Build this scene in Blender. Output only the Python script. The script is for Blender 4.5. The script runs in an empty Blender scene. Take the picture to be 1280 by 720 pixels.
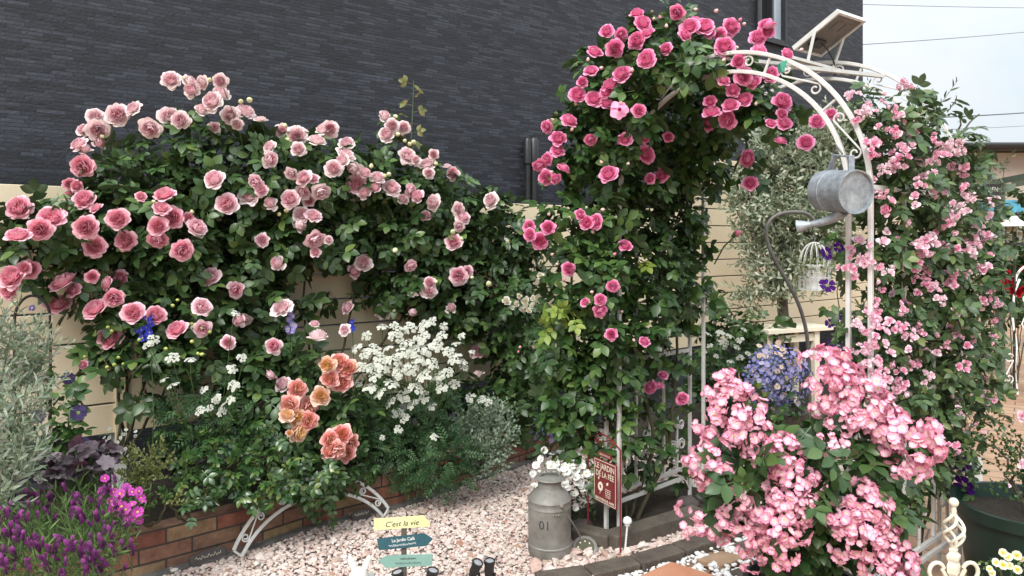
import bpy, math, random
import numpy as np
from mathutils import Vector, Matrix, Quaternion
random.seed(7); RNG = np.random.default_rng(11)
S = bpy.context.scene; COL = S.collection
PI = math.pi; F = 900.0; HY = 300.0; CH = 1.5           # focal length in photo pixels, horizon row, eye height

def W(px, py, d): return np.array([(px-640)/F*d, d, CH-(py-HY)/F*d])
def G(px, py, z=0.0):
    d = F*(CH-z)/(py-HY); return np.array([(px-640)/F*d, d, z])
T = np.array([.8, .6, 0]); NB = np.array([-.6, .8, 0])   # along the board fence / away behind it
FB = np.array([-2.056, 3.78, 0])                         # a point at the foot of the fence
def fence_d(px, o):
    q = FB - NB*o; k = (px-640)/F
    s = (k*q[1]-q[0])/(T[0]-k*T[1]); return q[1]+s*T[1]
def FW(px, py, o): return W(px, py, fence_d(px, o))
def foff(P): return -((P-FB)@NB)                          # distance in front of the fence

# ------------------------------------------------------------------ objects
WL = {}
def tag(o, label=None, cat=None, group=None, kind=None):
    if label: o['label'] = label
    if cat: o['category'] = cat
    if group: o['group'] = group
    if kind: o['kind'] = kind
    return o
def thing(name, label, cat, loc=(0,0,0), group=None):
    o = bpy.data.objects.new(name, None); COL.objects.link(o); o.location = Vector(loc)
    o.empty_display_size = .05
    WL[o] = np.array(loc, float); return tag(o, label, cat, group)
def link(name, me, parent=None, loc=None, rot=None, scale=None):
    o = bpy.data.objects.new(name, me); COL.objects.link(o)
    org = WL[parent] if parent else np.zeros(3)
    if parent: o.parent = parent
    if loc is not None: o.location = Vector(np.array(loc)-org)
    if rot is not None: o.rotation_mode = 'QUATERNION'; o.rotation_quaternion = rot
    if scale is not None: o.scale = (scale,)*3 if np.isscalar(scale) else scale
    WL[o] = org if loc is None else np.array(loc, float)
    return o

def mesh_np(name, V, faces, mats, smooth=True, attrs=None, mi=None):
    """faces: list of int arrays (n,k)"""
    me = bpy.data.meshes.new(name); V = np.asarray(V, np.float32)
    me.vertices.add(len(V)); me.vertices.foreach_set('co', V.ravel())
    faces = [np.asarray(f, np.int32) for f in faces if len(f)]
    loops = np.concatenate([f.ravel() for f in faces]); cnt = np.concatenate([np.full(len(f), f.shape[1], np.int32) for f in faces])
    st = np.concatenate([[0], np.cumsum(cnt)[:-1]]).astype(np.int32)
    me.loops.add(len(loops)); me.loops.foreach_set('vertex_index', loops)
    me.polygons.add(len(cnt)); me.polygons.foreach_set('loop_start', st)
    try: me.polygons.foreach_set('loop_total', cnt)
    except Exception: pass
    if mi is not None: me.polygons.foreach_set('material_index', np.asarray(mi, np.int32))
    me.polygons.foreach_set('use_smooth', np.full(len(cnt), smooth))
    for m in (mats if isinstance(mats, (list, tuple)) else [mats]): me.materials.append(m)
    for k, a in (attrs or {}).items():
        at = me.attributes.new(k, 'FLOAT', 'POINT'); at.data.foreach_set('value', np.asarray(a, np.float32))
    me.update(calc_edges=True); me.validate(); return me

class MB:
    def __init__(s): s.v = []; s.f = []; s.m = []; s.cur = 0
    def add(s, vs, fs):
        b = len(s.v); s.v += [tuple(map(float, v)) for v in vs]; s.f += [tuple(b+i for i in f) for f in fs]; s.m += [s.cur]*len(fs); return s
    def box(s, c, size, ax=None):
        c = np.array(c, float); h = np.array(size, float)/2
        X, Y, Z = (np.eye(3) if ax is None else np.array(ax, float))
        vs = [c + X*h[0]*i + Y*h[1]*j + Z*h[2]*k for i in (-1,1) for j in (-1,1) for k in (-1,1)]
        return s.add(vs, [(0,1,3,2),(4,6,7,5),(0,4,5,1),(2,3,7,6),(0,2,6,4),(1,5,7,3)])
    def tube(s, path, r, n=8, cap=True):
        P = [np.array(p, float) for p in path]; rs = r if isinstance(r, (list, tuple, np.ndarray)) else [r]*len(P)
        up = None; rings = []
        for i, p in enumerate(P):
            t = P[min(i+1, len(P)-1)] - P[max(i-1, 0)]; t /= (np.linalg.norm(t)+1e-9)
            if up is None:
                a = np.array([0,0,1.]) if abs(t[2]) < .9 else np.array([1.,0,0]); up = a
            x = up - t*(up@t); x /= (np.linalg.norm(x)+1e-9); up = x; y = np.cross(t, x)
            rings.append([p + rs[i]*(math.cos(2*PI*k/n)*x + math.sin(2*PI*k/n)*y) for k in range(n)])
        vs = [v for R in rings for v in R]; fs = []
        for i in range(len(P)-1):
            for k in range(n): fs.append((i*n+k, i*n+(k+1)%n, (i+1)*n+(k+1)%n, (i+1)*n+k))
        if cap: fs += [tuple(range(n-1,-1,-1)), tuple(range((len(P)-1)*n, len(P)*n))]
        return s.add(vs, fs)
    def bar(s, path, w, h, nrm):
        """flat rectangular bar swept on a path lying in a plane with normal nrm; h is its depth along nrm"""
        P = [np.array(p, float) for p in path]; nrm = np.array(nrm, float); vs = []; fs = []
        for i, p in enumerate(P):
            t = P[min(i+1, len(P)-1)] - P[max(i-1, 0)]; t /= np.linalg.norm(t)+1e-9; x = np.cross(t, nrm); x /= np.linalg.norm(x)+1e-9
            vs += [p-x*w/2-nrm*h/2, p+x*w/2-nrm*h/2, p+x*w/2+nrm*h/2, p-x*w/2+nrm*h/2]
        for i in range(len(P)-1):
            for k in range(4): fs.append((i*4+k, i*4+(k+1)%4, i*4+4+(k+1)%4, i*4+4+k))
        e = (len(P)-1)*4; fs += [(3,2,1,0), (e,e+1,e+2,e+3)]
        return s.add(vs, fs)
    def lathe(s, c, prof, n=32, ax=None):
        c = np.array(c, float); X, Y, Z = (np.eye(3) if ax is None else np.array(ax, float)); vs = []; fs = []
        for r, z in prof: vs += [c + X*r*math.cos(2*PI*k/n) + Y*r*math.sin(2*PI*k/n) + Z*z for k in range(n)]
        for i in range(len(prof)-1):
            for k in range(n): fs.append((i*n+k, i*n+(k+1)%n, (i+1)*n+(k+1)%n, (i+1)*n+k))
        if prof[0][0] > 1e-5: fs.append(tuple(range(n-1,-1,-1)))
        if prof[-1][0] > 1e-5: fs.append(tuple(range((len(prof)-1)*n, len(prof)*n)))
        return s.add(vs, fs)
    def prism(s, pts, vec):
        """closed outline extruded along vec"""
        n = len(pts); v = np.array(vec, float); P = [np.array(p, float) for p in pts]
        fs = [tuple(range(n-1,-1,-1)), tuple(range(n, 2*n))] + [(i, (i+1)%n, n+(i+1)%n, n+i) for i in range(n)]
        return s.add(P+[p+v for p in P], fs)
    def ball(s, c, r, n=12, m=8, sq=(1,1,1)):
        c = np.array(c, float)
        vs = [c+np.array([0,0,-r*sq[2]])]; fs = []
        for i in range(1, m):
            a = -PI/2+PI*i/m
            vs += [c + r*np.array([math.cos(a)*math.cos(2*PI*k/n)*sq[0], math.cos(a)*math.sin(2*PI*k/n)*sq[1], math.sin(a)*sq[2]]) for k in range(n)]
        vs.append(c+np.array([0,0,r*sq[2]])); e = len(vs)-1
        for k in range(n):
            fs.append((0, 1+(k+1)%n, 1+k)); fs.append((e, e-n+k, e-n+(k+1)%n))
        for i in range(m-2):
            for k in range(n): a = 1+i*n; fs.append((a+k, a+(k+1)%n, a+n+(k+1)%n, a+n+k))
        return s.add(vs, fs)
    def mesh(s, name, mats, org=(0,0,0), smooth=True):
        me = bpy.data.meshes.new(name); o = np.array(org)
        me.from_pydata([tuple(np.array(v)-o) for v in s.v], [], s.f)
        for m in (mats if isinstance(mats, (list, tuple)) else [mats]): me.materials.append(m)
        me.polygons.foreach_set('material_index', s.m)
        me.polygons.foreach_set('use_smooth', [smooth]*len(s.f)); me.update(); return me
    def build(s, name, mats, parent=None, smooth=True, bevel=0, loc=None):
        org = np.array(loc, float) if loc is not None else (WL[parent] if parent else np.zeros(3))
        o = link(name, s.mesh(name, mats, org, smooth), parent, loc=org)
        if smooth:
            m = o.modifiers.new('edge', 'EDGE_SPLIT'); m.split_angle = math.radians(38)
        if bevel:
            m = o.modifiers.new('bevel', 'BEVEL'); m.width = bevel; m.segments = 2; m.limit_method = 'ANGLE'
        return o

def text(body, h, mat, parent, org, X, Y, off=.0008, shear=0., width=None, name='lettering', align='CENTER', bold=0.):
    """lettering as a thin mesh; X reading direction, Y up direction of the board"""
    cu = bpy.data.curves.new('txt', 'FONT'); cu.body = body; cu.size = 1; cu.shear = shear; cu.align_x = align; cu.align_y = 'CENTER'
    cu.extrude = .01; cu.offset = bold; cu.resolution_u = 3
    ob = bpy.data.objects.new('txt', cu); COL.objects.link(ob)
    dg = bpy.context.evaluated_depsgraph_get(); dg.update()
    me = bpy.data.meshes.new_from_object(ob.evaluated_get(dg)); bpy.data.objects.remove(ob)
    V = np.zeros(len(me.vertices)*3, np.float32); me.vertices.foreach_get('co', V); V = V.reshape(-1,3)
    X = np.array(X, float); Y = np.array(Y, float); X /= np.linalg.norm(X); Y /= np.linalg.norm(Y); N = np.cross(X, Y)
    k = h/.72; kx = k
    if width: kx = width/max(1e-6, V[:,0].max()-V[:,0].min())
    Q = np.array(org) + np.outer(V[:,0]*kx, X) + np.outer(V[:,1]*k, Y) + np.outer(V[:,2]*.05*k+off, N)
    me.vertices.foreach_set('co', (Q-WL[parent]).astype(np.float32).ravel()); me.materials.clear(); me.materials.append(mat); me.update()
    return link(name, me, parent, loc=WL[parent])

# ------------------------------------------------------------------ materials
def newmat(name):
    m = bpy.data.materials.new(name); m.use_nodes = True; nt = m.node_tree
    return m, nt, nt.nodes, nt.nodes['Principled BSDF']
def L(nt, a, b): nt.links.new(a, b)
def ramp(nt, stops, fac=None):
    r = nt.nodes.new('ShaderNodeValToRGB'); e = r.color_ramp.elements
    while len(e) < len(stops): e.new(.5)
    for el, (p, c) in zip(e, stops): el.position = p; el.color = (*c, 1)
    if fac is not None: L(nt, fac, r.inputs[0])
    return r
def noise(nt, scale, detail=4, rough=.55, vec=None, kind='Object'):
    n = nt.nodes.new('ShaderNodeTexNoise'); n.inputs['Scale'].default_value = scale; n.inputs['Detail'].default_value = detail; n.inputs['Roughness'].default_value = rough
    if vec is None:
        tc = nt.nodes.new('ShaderNodeTexCoord'); vec = tc.outputs[kind]
    L(nt, vec, n.inputs['Vector']); return n
def bump(nt, b, h, strength=.3, dist=.01):
    n = nt.nodes.new('ShaderNodeBump'); n.inputs['Strength'].default_value = strength; n.inputs['Distance'].default_value = dist
    L(nt, h, n.inputs['Height']); L(nt, n.outputs[0], b.inputs['Normal']); return n
def mixc(nt, a, b, fac, mode='MIX'):
    n = nt.nodes.new('ShaderNodeMix'); n.data_type = 'RGBA'; n.blend_type = mode
    for s, v in ((n.inputs[0], fac), (n.inputs[6], a), (n.inputs[7], b)):
        if hasattr(v, 'links') or hasattr(v, 'is_linked'): L(nt, v, s)
        elif isinstance(v, (tuple, list)): s.default_value = (*v, 1)
        else: s.default_value = v
    return n.outputs[2]
def worn(name, c1, c2, rough=.5, metal=0., scale=8, bs=.2, bd=.004, c3=None, spec=.5):
    m, nt, N, b = newmat(name); n = noise(nt, scale, 6, .65)
    st = [(.3, c1), (.65, c2)] + ([(.71, c3)] if c3 else [])
    L(nt, ramp(nt, st, n.outputs[0]).outputs[0], b.inputs['Base Color'])
    n2 = noise(nt, scale*6, 4, .6); bump(nt, b, n2.outputs[0], bs, bd)
    b.inputs['Roughness'].default_value = rough; b.inputs['Metallic'].default_value = metal
    b.inputs['Specular IOR Level'].default_value = spec
    return m
def leaf(name, stops, rough=.42, trans=.22, spec=.45, back=None, patch=None):
    m, nt, N, b = newmat(name); g = N.new('ShaderNodeNewGeometry')
    c = ramp(nt, stops, g.outputs['Random Per Island']).outputs[0]
    if patch:                                           # whole shoots of another age
        n = noise(nt, patch[1], 1, .4); r = ramp(nt, [(patch[2], (0,0,0)), (patch[2]+.08, (1,1,1))], n.outputs[0])
        c = mixc(nt, c, patch[0], r.outputs[0])
    if back: c = mixc(nt, c, back, g.outputs['Backfacing'])
    L(nt, c, b.inputs['Base Color']); b.inputs['Roughness'].default_value = rough; b.inputs['Specular IOR Level'].default_value = spec
    tr = N.new('ShaderNodeBsdfTranslucent'); L(nt, mixc(nt, c, (.9,1,.35), .35, 'MULTIPLY'), tr.inputs[0])
    mx = N.new('ShaderNodeMixShader'); mx.inputs[0].default_value = trans
    L(nt, b.outputs[0], mx.inputs[1]); L(nt, tr.outputs[0], mx.inputs[2]); L(nt, mx.outputs[0], N['Material Output'].inputs[0]); return m
def petal(name, stops, var=.5, tint=(1,.9,.85), trans=.3, tip=None):
    """colour runs from the heart of the flower to its outer petals; each flower differs a little"""
    m, nt, N, b = newmat(name); a = N.new('ShaderNodeAttribute'); a.attribute_name = 'rad'
    c = ramp(nt, stops, a.outputs['Fac']).outputs[0]
    if tip:
        a2 = N.new('ShaderNodeAttribute'); a2.attribute_name = 'tip'
        pw = N.new('ShaderNodeMath'); pw.operation = 'POWER'; L(nt, a2.outputs['Fac'], pw.inputs[0]); pw.inputs[1].default_value = 2.5
        c = mixc(nt, c, tip, pw.outputs[0])
    oi = N.new('ShaderNodeObjectInfo'); ml = N.new('ShaderNodeMath'); ml.operation = 'MULTIPLY'; L(nt, oi.outputs['Random'], ml.inputs[0]); ml.inputs[1].default_value = var
    c = mixc(nt, c, tint, ml.outputs[0])
    g = N.new('ShaderNodeNewGeometry'); r = ramp(nt, [(0, (.90,.88,.88)), (1, (1,1,1))], g.outputs['Random Per Island'])
    c = mixc(nt, c, r.outputs[0], 1., 'MULTIPLY')
    L(nt, c, b.inputs['Base Color']); b.inputs['Roughness'].default_value = .8; b.inputs['Specular IOR Level'].default_value = .1
    tr = N.new('ShaderNodeBsdfTranslucent'); L(nt, c, tr.inputs[0]); mx = N.new('ShaderNodeMixShader'); mx.inputs[0].default_value = trans
    L(nt, b.outputs[0], mx.inputs[1]); L(nt, tr.outputs[0], mx.inputs[2]); L(nt, mx.outputs[0], N['Material Output'].inputs[0]); return m

M = {}
M['white_metal'] = worn('white_metal', (.58,.575,.55), (.72,.715,.69), .5, 0, 18, .25, .002, (.44,.36,.28))
M['black_metal'] = worn('black_metal', (.012,.012,.013), (.022,.022,.024), .4, 0, 20)
M['grey_metal'] = worn('grey_metal', (.10,.095,.09), (.17,.16,.15), .5, .3, 12)
M['zinc'] = worn('zinc', (.155,.145,.125), (.30,.29,.265), .6, .3, 9, .3, .003, (.22,.145,.08))
M['galv'] = worn('galv', (.20,.235,.265), (.42,.47,.51), .48, .4, 34, .12, .002, (.52,.57,.60))
M['rustzinc'] = worn('rustzinc', (.17,.13,.09), (.3,.27,.23), .6, .3, 20)
M['fence'] = worn('fence', (.66,.555,.38), (.74,.64,.46), .6, 0, 2.2, .25, .004, (.62,.52,.36))
M['soil'] = worn('soil', (.018,.013,.009), (.045,.033,.022), .95, 0, 9, 1., .03)
M['dark'] = worn('dark', (.02,.02,.021), (.04,.04,.042), .7, 0, 4)
M['wood_grey'] = worn('wood_grey', (.065,.053,.042), (.125,.105,.082), .85, 0, 9, .6, .008)
M['paver'] = worn('paver', (.065,.050,.040), (.13,.105,.083), .9, 0, 12, .8, .008, (.095,.08,.06))
M['paver_brown'] = worn('paver_brown', (.28,.17,.10), (.38,.26,.17), .9, 0, 12, .6, .005)
M['terracotta'] = worn('terracotta', (.42,.17,.09), (.52,.25,.15), .85, 0, 6, .5, .004)
M['slate'] = worn('slate', (.055,.045,.042), (.10,.085,.08), .8, 0, 14, .6, .006)
M['cane'] = worn('cane', (.05,.055,.025), (.10,.085,.045), .8, 0, 16, .5, .004)
M['stem'] = worn('stem', (.05,.10,.03), (.08,.13,.045), .6, 0, 16)
M['bark'] = worn('bark', (.055,.042,.032), (.12,.095,.075), .9, 0, 18, .8, .01)
M['sign_red'] = worn('sign_red', (.16,.018,.02), (.20,.025,.028), .45, 0, 8, .1)
M['cream'] = worn('cream', (.72,.66,.52), (.78,.72,.58), .6, 0, 8)
M['sign_yellow'] = worn('sign_yellow', (.78,.72,.30), (.82,.78,.42), .6, 0, 9)
M['sign_teal'] = worn('sign_teal', (.022,.085,.11), (.03,.105,.13), .6, 0, 9)
M['sign_sage'] = worn('sign_sage', (.19,.36,.30), (.24,.40,.34), .6, 0, 9)
M['wire'] = worn('wire_grey', (.12,.13,.15), (.16,.17,.19), .6, 0, 9)
M['white'] = worn('white', (.76,.76,.74), (.82,.82,.80), .5, 0, 9)
M['ink'] = worn('ink', (.03,.03,.03), (.06,.05,.05), .6, 0, 9)
M['stone_white'] = worn('stone_white', (.55,.53,.48), (.72,.70,.65), .8, 0, 12, .5, .004)
M['pot_black'] = worn('pot_black', (.013,.013,.014), (.02,.02,.02), .4, 0, 9)
M['pot_green'] = worn('pot_green', (.007,.022,.016), (.012,.032,.024), .35, 0, 5, .1)
M['finial'] = worn('finial', (.66,.62,.48), (.76,.73,.62), .5, 0, 15, .2, .002, (.42,.33,.2))
M['pergola'] = worn('pergola', (.11,.16,.12), (.16,.21,.16), .7, 0, 6)
M['house'] = worn('house', (.44,.38,.32), (.48,.42,.36), .9, 0, 2, .3)
M['roof'] = worn('roof', (.035,.035,.038), (.055,.053,.053), .6, 0, 3)
M['banner'] = worn('banner', (.03,.17,.33), (.10,.42,.55), .6, 0, 6)
M['glass'] = worn('glass', (.30,.36,.44), (.45,.52,.60), .08, 0, .9, 0, .001, spec=.8)
M['glass_dark'] = worn('glass_dark', (.012,.013,.016), (.02,.022,.026), .06, 0, 1.2, 0, .001, spec=.8)
M['panel_back'] = worn('panel_back', (.12,.112,.105), (.16,.15,.14), .6, 0, 10)
M['panel_cell'] = worn('panel_cell', (.01,.012,.03), (.02,.02,.05), .2, 0, 10)
M['lens'] = worn('lens', (.25,.25,.27), (.4,.4,.42), .15, 0, 8)
M['solar_face'] = worn('solar_face', (.045,.045,.02), (.08,.075,.035), .35, 0, 20)
M['lampdot'] = worn('lampdot', (.75,.72,.6), (.85,.82,.7), .4, 0, 8)

def m_siding():
    m, nt, N, b = newmat('stone_siding'); tc = N.new('ShaderNodeTexCoord'); sp = N.new('ShaderNodeSeparateXYZ'); L(nt, tc.outputs['Object'], sp.inputs[0])
    cb = N.new('ShaderNodeCombineXYZ'); L(nt, sp.outputs[0], cb.inputs[0]); L(nt, sp.outputs[2], cb.inputs[1]); L(nt, sp.outputs[1], cb.inputs[2])
    def brick(w, h, off, seedshift):
        k = N.new('ShaderNodeTexBrick'); k.offset = off; k.offset_frequency = 2; k.squash = 1.35; k.squash_frequency = 3
        mp = N.new('ShaderNodeMapping'); mp.inputs['Location'].default_value = (seedshift, 0, 0); L(nt, cb.outputs[0], mp.inputs[0]); L(nt, mp.outputs[0], k.inputs['Vector'])
        k.inputs['Scale'].default_value = 1; k.inputs['Brick Width'].default_value = w; k.inputs['Row Height'].default_value = h; k.inputs['Mortar Size'].default_value = .0022
        k.inputs['Mortar Smooth'].default_value = .25; k.inputs['Bias'].default_value = -.1
        k.inputs['Color1'].default_value = (0,0,0,1); k.inputs['Color2'].default_value = (1,1,1,1); k.inputs['Mortar'].default_value = (.0,.0,.0,1); return k
    k = brick(.115, .0245, .37, 0)
    c = ramp(nt, [(0, (.013,.015,.021)), (.5, (.025,.0285,.039)), (1, (.050,.057,.074))], k.outputs['Color']).outputs[0]
    n = noise(nt, 30, 5, .7); c = mixc(nt, c, ramp(nt, [(.3, (.6,.6,.62)), (.7, (1.25,1.25,1.25))], n.outputs[0]).outputs[0], .8, 'MULTIPLY')
    pk = brick(3.03, .49, .5, 1.3); pk.inputs['Mortar Size'].default_value = .004; c = mixc(nt, c, ramp(nt, [(0, (.86,.87,.90)), (1, (1.12,1.12,1.14))], pk.outputs['Color']).outputs[0], .9, 'MULTIPLY')
    st = N.new('ShaderNodeMapping'); st.inputs['Scale'].default_value = (2.2,2.2,.25); L(nt, tc.outputs['Object'], st.inputs[0]); ns = noise(nt, 1.5, 4, .6, st.outputs[0]); c = mixc(nt, c, ramp(nt, [(.35, (.86,.86,.87)), (.65, (1.12,1.12,1.11))], ns.outputs[0]).outputs[0], .8, 'MULTIPLY')
    c = mixc(nt, c, (.012,.013,.017), k.outputs['Fac'])
    L(nt, c, b.inputs['Base Color']); b.inputs['Roughness'].default_value = .62
    ml = N.new('ShaderNodeMath'); ml.operation = 'MULTIPLY_ADD'; L(nt, k.outputs['Color'], ml.inputs[0]); ml.inputs[1].default_value = .7
    sb = N.new('ShaderNodeMath'); sb.operation = 'SUBTRACT'; sb.inputs[0].default_value = .4; L(nt, k.outputs['Fac'], sb.inputs[1])
    n3 = noise(nt, 45, 4, .6); a3 = N.new('ShaderNodeMath'); a3.operation = 'MULTIPLY_ADD'; L(nt, n3.outputs[0], a3.inputs[0]); a3.inputs[1].default_value = .5; L(nt, sb.outputs[0], a3.inputs[2])
    L(nt, a3.outputs[0], ml.inputs[2]); bump(nt, b, ml.outputs[0], .9, .012); return m
M['siding'] = m_siding()
def m_brick():
    m, nt, N, b = newmat('old_brick'); tc = N.new('ShaderNodeTexCoord'); k = N.new('ShaderNodeTexBrick'); L(nt, tc.outputs['UV'], k.inputs['Vector'])
    k.inputs['Scale'].default_value = 1; k.inputs['Brick Width'].default_value = .225; k.inputs['Row Height'].default_value = .066; k.inputs['Mortar Size'].default_value = .0045; k.inputs['Mortar Smooth'].default_value = .2
    k.inputs['Color1'].default_value = (0,0,0,1); k.inputs['Color2'].default_value = (1,1,1,1); k.inputs['Mortar'].default_value = (.5,.5,.5,1)
    c = ramp(nt, [(0, (.25,.090,.060)), (.35, (.34,.155,.095)), (.6, (.28,.155,.11)), (.8, (.37,.25,.13)), (1, (.23,.12,.09))], k.outputs['Color']).outputs[0]
    n = noise(nt, 14, 6, .7); c = mixc(nt, c, ramp(nt, [(.35, (.55,.52,.5)), (.6, (1,1,1)), (.75, (1.5,1.45,1.4))], n.outputs[0]).outputs[0], .9, 'MULTIPLY')
    c = mixc(nt, c, (.06,.052,.045), k.outputs['Fac']); L(nt, c, b.inputs['Base Color']); b.inputs['Roughness'].default_value = .9
    sb = N.new('ShaderNodeMath'); sb.operation = 'SUBTRACT'; sb.inputs[0].default_value = 1; L(nt, k.outputs['Fac'], sb.inputs[1])
    n2 = noise(nt, 40, 5, .7); ad = N.new('ShaderNodeMath'); ad.operation = 'MULTIPLY_ADD'; L(nt, n2.outputs[0], ad.inputs[0]); ad.inputs[1].default_value = .5; L(nt, sb.outputs[0], ad.inputs[2])
    bump(nt, b, ad.outputs[0], .9, .01); return m
M['brick'] = m_brick()
def m_paving():
    m, nt, N, b = newmat('clay_paving'); tc = N.new('ShaderNodeTexCoord'); mp = N.new('ShaderNodeMapping'); mp.inputs['Rotation'].default_value = (0,0,math.radians(36)); L(nt, tc.outputs['Object'], mp.inputs[0])
    k = N.new('ShaderNodeTexBrick'); L(nt, mp.outputs[0], k.inputs['Vector']); k.inputs['Scale'].default_value = 1
    k.inputs['Brick Width'].default_value = .30; k.inputs['Row Height'].default_value = .15; k.inputs['Mortar Size'].default_value = .006
    k.inputs['Color1'].default_value = (.36,.20,.12,1); k.inputs['Color2'].default_value = (.44,.29,.19,1); k.inputs['Mortar'].default_value = (.13,.10,.08,1)
    n = noise(nt, 7, 5, .6); c = mixc(nt, k.outputs['Color'], ramp(nt, [(.3, (.75,.75,.75)), (.7, (1.1,1.1,1.1))], n.outputs[0]).outputs[0], .8, 'MULTIPLY')
    L(nt, c, b.inputs['Base Color']); b.inputs['Roughness'].default_value = .85; bump(nt, b, k.outputs['Fac'], .4, -.004); return m
M['paving'] = m_paving()
def m_stones(name, stops, rough=.75):
    m, nt, N, b = newmat(name); g = N.new('ShaderNodeNewGeometry'); c = ramp(nt, stops, g.outputs['Random Per Island']); c.color_ramp.interpolation = 'LINEAR'
    n = noise(nt, 70, 4, .6); c2 = mixc(nt, c.outputs[0], ramp(nt, [(.3, (.8,.78,.77)), (.7, (1.08,1.08,1.08))], n.outputs[0]).outputs[0], .9, 'MULTIPLY')
    L(nt, c2, b.inputs['Base Color']); b.inputs['Roughness'].default_value = rough; bump(nt, b, n.outputs[0], .3, .003); return m
M['gravel'] = m_stones('gravel', [(0, (.54,.39,.35)), (.2, (.68,.60,.55)), (.4, (.62,.47,.42)), (.55, (.74,.68,.62)), (.7, (.52,.36,.31)), (.82, (.66,.57,.50)), (.93, (.44,.37,.32)), (1, (.38,.20,.13))])
M['gravel_base'] = worn('gravel_base', (.34,.27,.24), (.48,.40,.36), .95, 0, 60, 1., .02)
M['pebble'] = m_stones('pebble', [(0, (.68,.67,.65)), (.5, (.80,.79,.77)), (1, (.74,.74,.74))], .6)
# ------------------------------------------------------------------ leaf and flower shapes
def leaflet(l=1., w=.66, rows=(0,.2,.45,.7,.9,1), prof=(.10,.72,1.,.82,.38,.05), fold=.22, droop=.22, cols=3):
    V = []; Fc = []
    for v, p in zip(rows, prof):
        for u in np.linspace(-1, 1, cols): V.append((u*p*w/2*l, v*l, abs(u)*p*fold*w/2*l - droop*v*v*l))
    for i in range(len(rows)-1):
        for j in range(cols-1): a = i*cols+j; Fc.append((a, a+1, a+cols+1, a+cols))
    return np.array(V, float), np.array(Fc)
def merge(parts):
    Vs = []; Fs = []; b = 0
    for V, Fc in parts: Vs.append(V); Fs.append(Fc+b); b += len(V)
    return np.concatenate(Vs), np.concatenate(Fs)
def rotz(V, a):
    c, s = math.cos(a), math.sin(a); return V @ np.array([[c,s,0],[-s,c,0],[0,0,1]])
def rotx(V, a):
    c, s = math.cos(a), math.sin(a); return V @ np.array([[1,0,0],[0,c,s],[0,-s,c]])
def roty(V, a):
    c, s = math.cos(a), math.sin(a); return V @ np.array([[c,0,-s],[0,1,0],[s,0,c]])
def rose_spray(n=5, l=.44, w=.66):
    ps = []
    for k, (y, a) in enumerate([(.56,0),(.5,1.05),(.5,-1.05),(.22,1.2),(.22,-1.2)][:n]):
        V, Fc = leaflet(l*(1 if k < 3 else .82), w); V = rotz(rotx(V, .12*((k*7)%3-1)), -a); ps.append((V+np.array([0, y, -.06*y*y]), Fc))
    R = np.array([(-.012,0,0),(.012,0,0),(-.008,.58,-.02),(.008,.58,-.02)]); ps.append((R, np.array([(0,1,3,2)])))
    return merge(ps)
SPRAY = rose_spray(); SPRAY3 = rose_spray(3, .5, .7)
SMALLSPRAY = rose_spray(5, .42, .6)
def twig(n=9, l=.30, w=.24, drop=.3):                    # narrow leaves up a shoot
    ps = []
    for k in range(n):
        y = k/n; V, Fc = leaflet(l*(1-.35*y), w, (0,.35,.7,1), (.15,1,.8,.08), .25, drop); a = (1 if k%2 else -1)*(.85-.35*y)
        V = roty(rotz(V, a), k*1.1); ps.append((V+np.array([0,y,0]), Fc))
    R = np.array([(-.01,0,0),(.01,0,0),(-.005,1,0),(.005,1,0)]); ps.append((R, np.array([(0,1,3,2)])))
    return merge(ps)
TWIG = twig(); OLIVE = twig(10, .27, .38, .15); LAVTWIG = twig(8, .42, .13, .05); MINT = twig(8, .26, .75, .25); BOX = twig(8, .24, .8, .1)
def feather():
    ps = []
    for k in range(11):
        y = .12+.08*k; s = 1 if k%2 else -1
        V, Fc = leaflet(.30*(1-.5*(k/11)), .42, (0,.4,.75,1), (.2,1,.75,.1), .1, .2); ps.append((rotz(V, -s*.95)+np.array([0,y,-.15*y*y]), Fc))
    return merge(ps)
FEATHER = feather()

def unit(A): return A/(np.linalg.norm(A, axis=-1, keepdims=True)+1e-9)
def scatter(tmpl, P, A, Nn, Sc):
    """place copies of a leaf shape: A is where +y goes, Nn roughly where +z goes"""
    V, Fc = tmpl; A = unit(np.asarray(A)); X = unit(np.cross(A, Nn)); Z = np.cross(X, A)
    Sc = np.broadcast_to(np.asarray(Sc, float), (len(P),))
    out = (V[None,:,0,None]*X[:,None,:] + V[None,:,1,None]*A[:,None,:] + V[None,:,2,None]*Z[:,None,:])*Sc[:,None,None] + np.asarray(P)[:,None,:]
    n = len(V); Fo = (Fc[None]+np.arange(len(P))[:,None,None]*n).reshape(-1, Fc.shape[1])
    return out.reshape(-1,3), Fo
def foliage(name, root, mat, sets, loc=None):
    Vs = []; Fs = []; b = 0
    for V, Fc in sets: Vs.append(V); Fs.append(Fc+b); b += len(V)
    org = WL[root] if root else np.array(loc)
    return link(name, mesh_np(name, np.concatenate(Vs)-org, [np.concatenate(Fs)], mat), root, loc=org)

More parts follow.
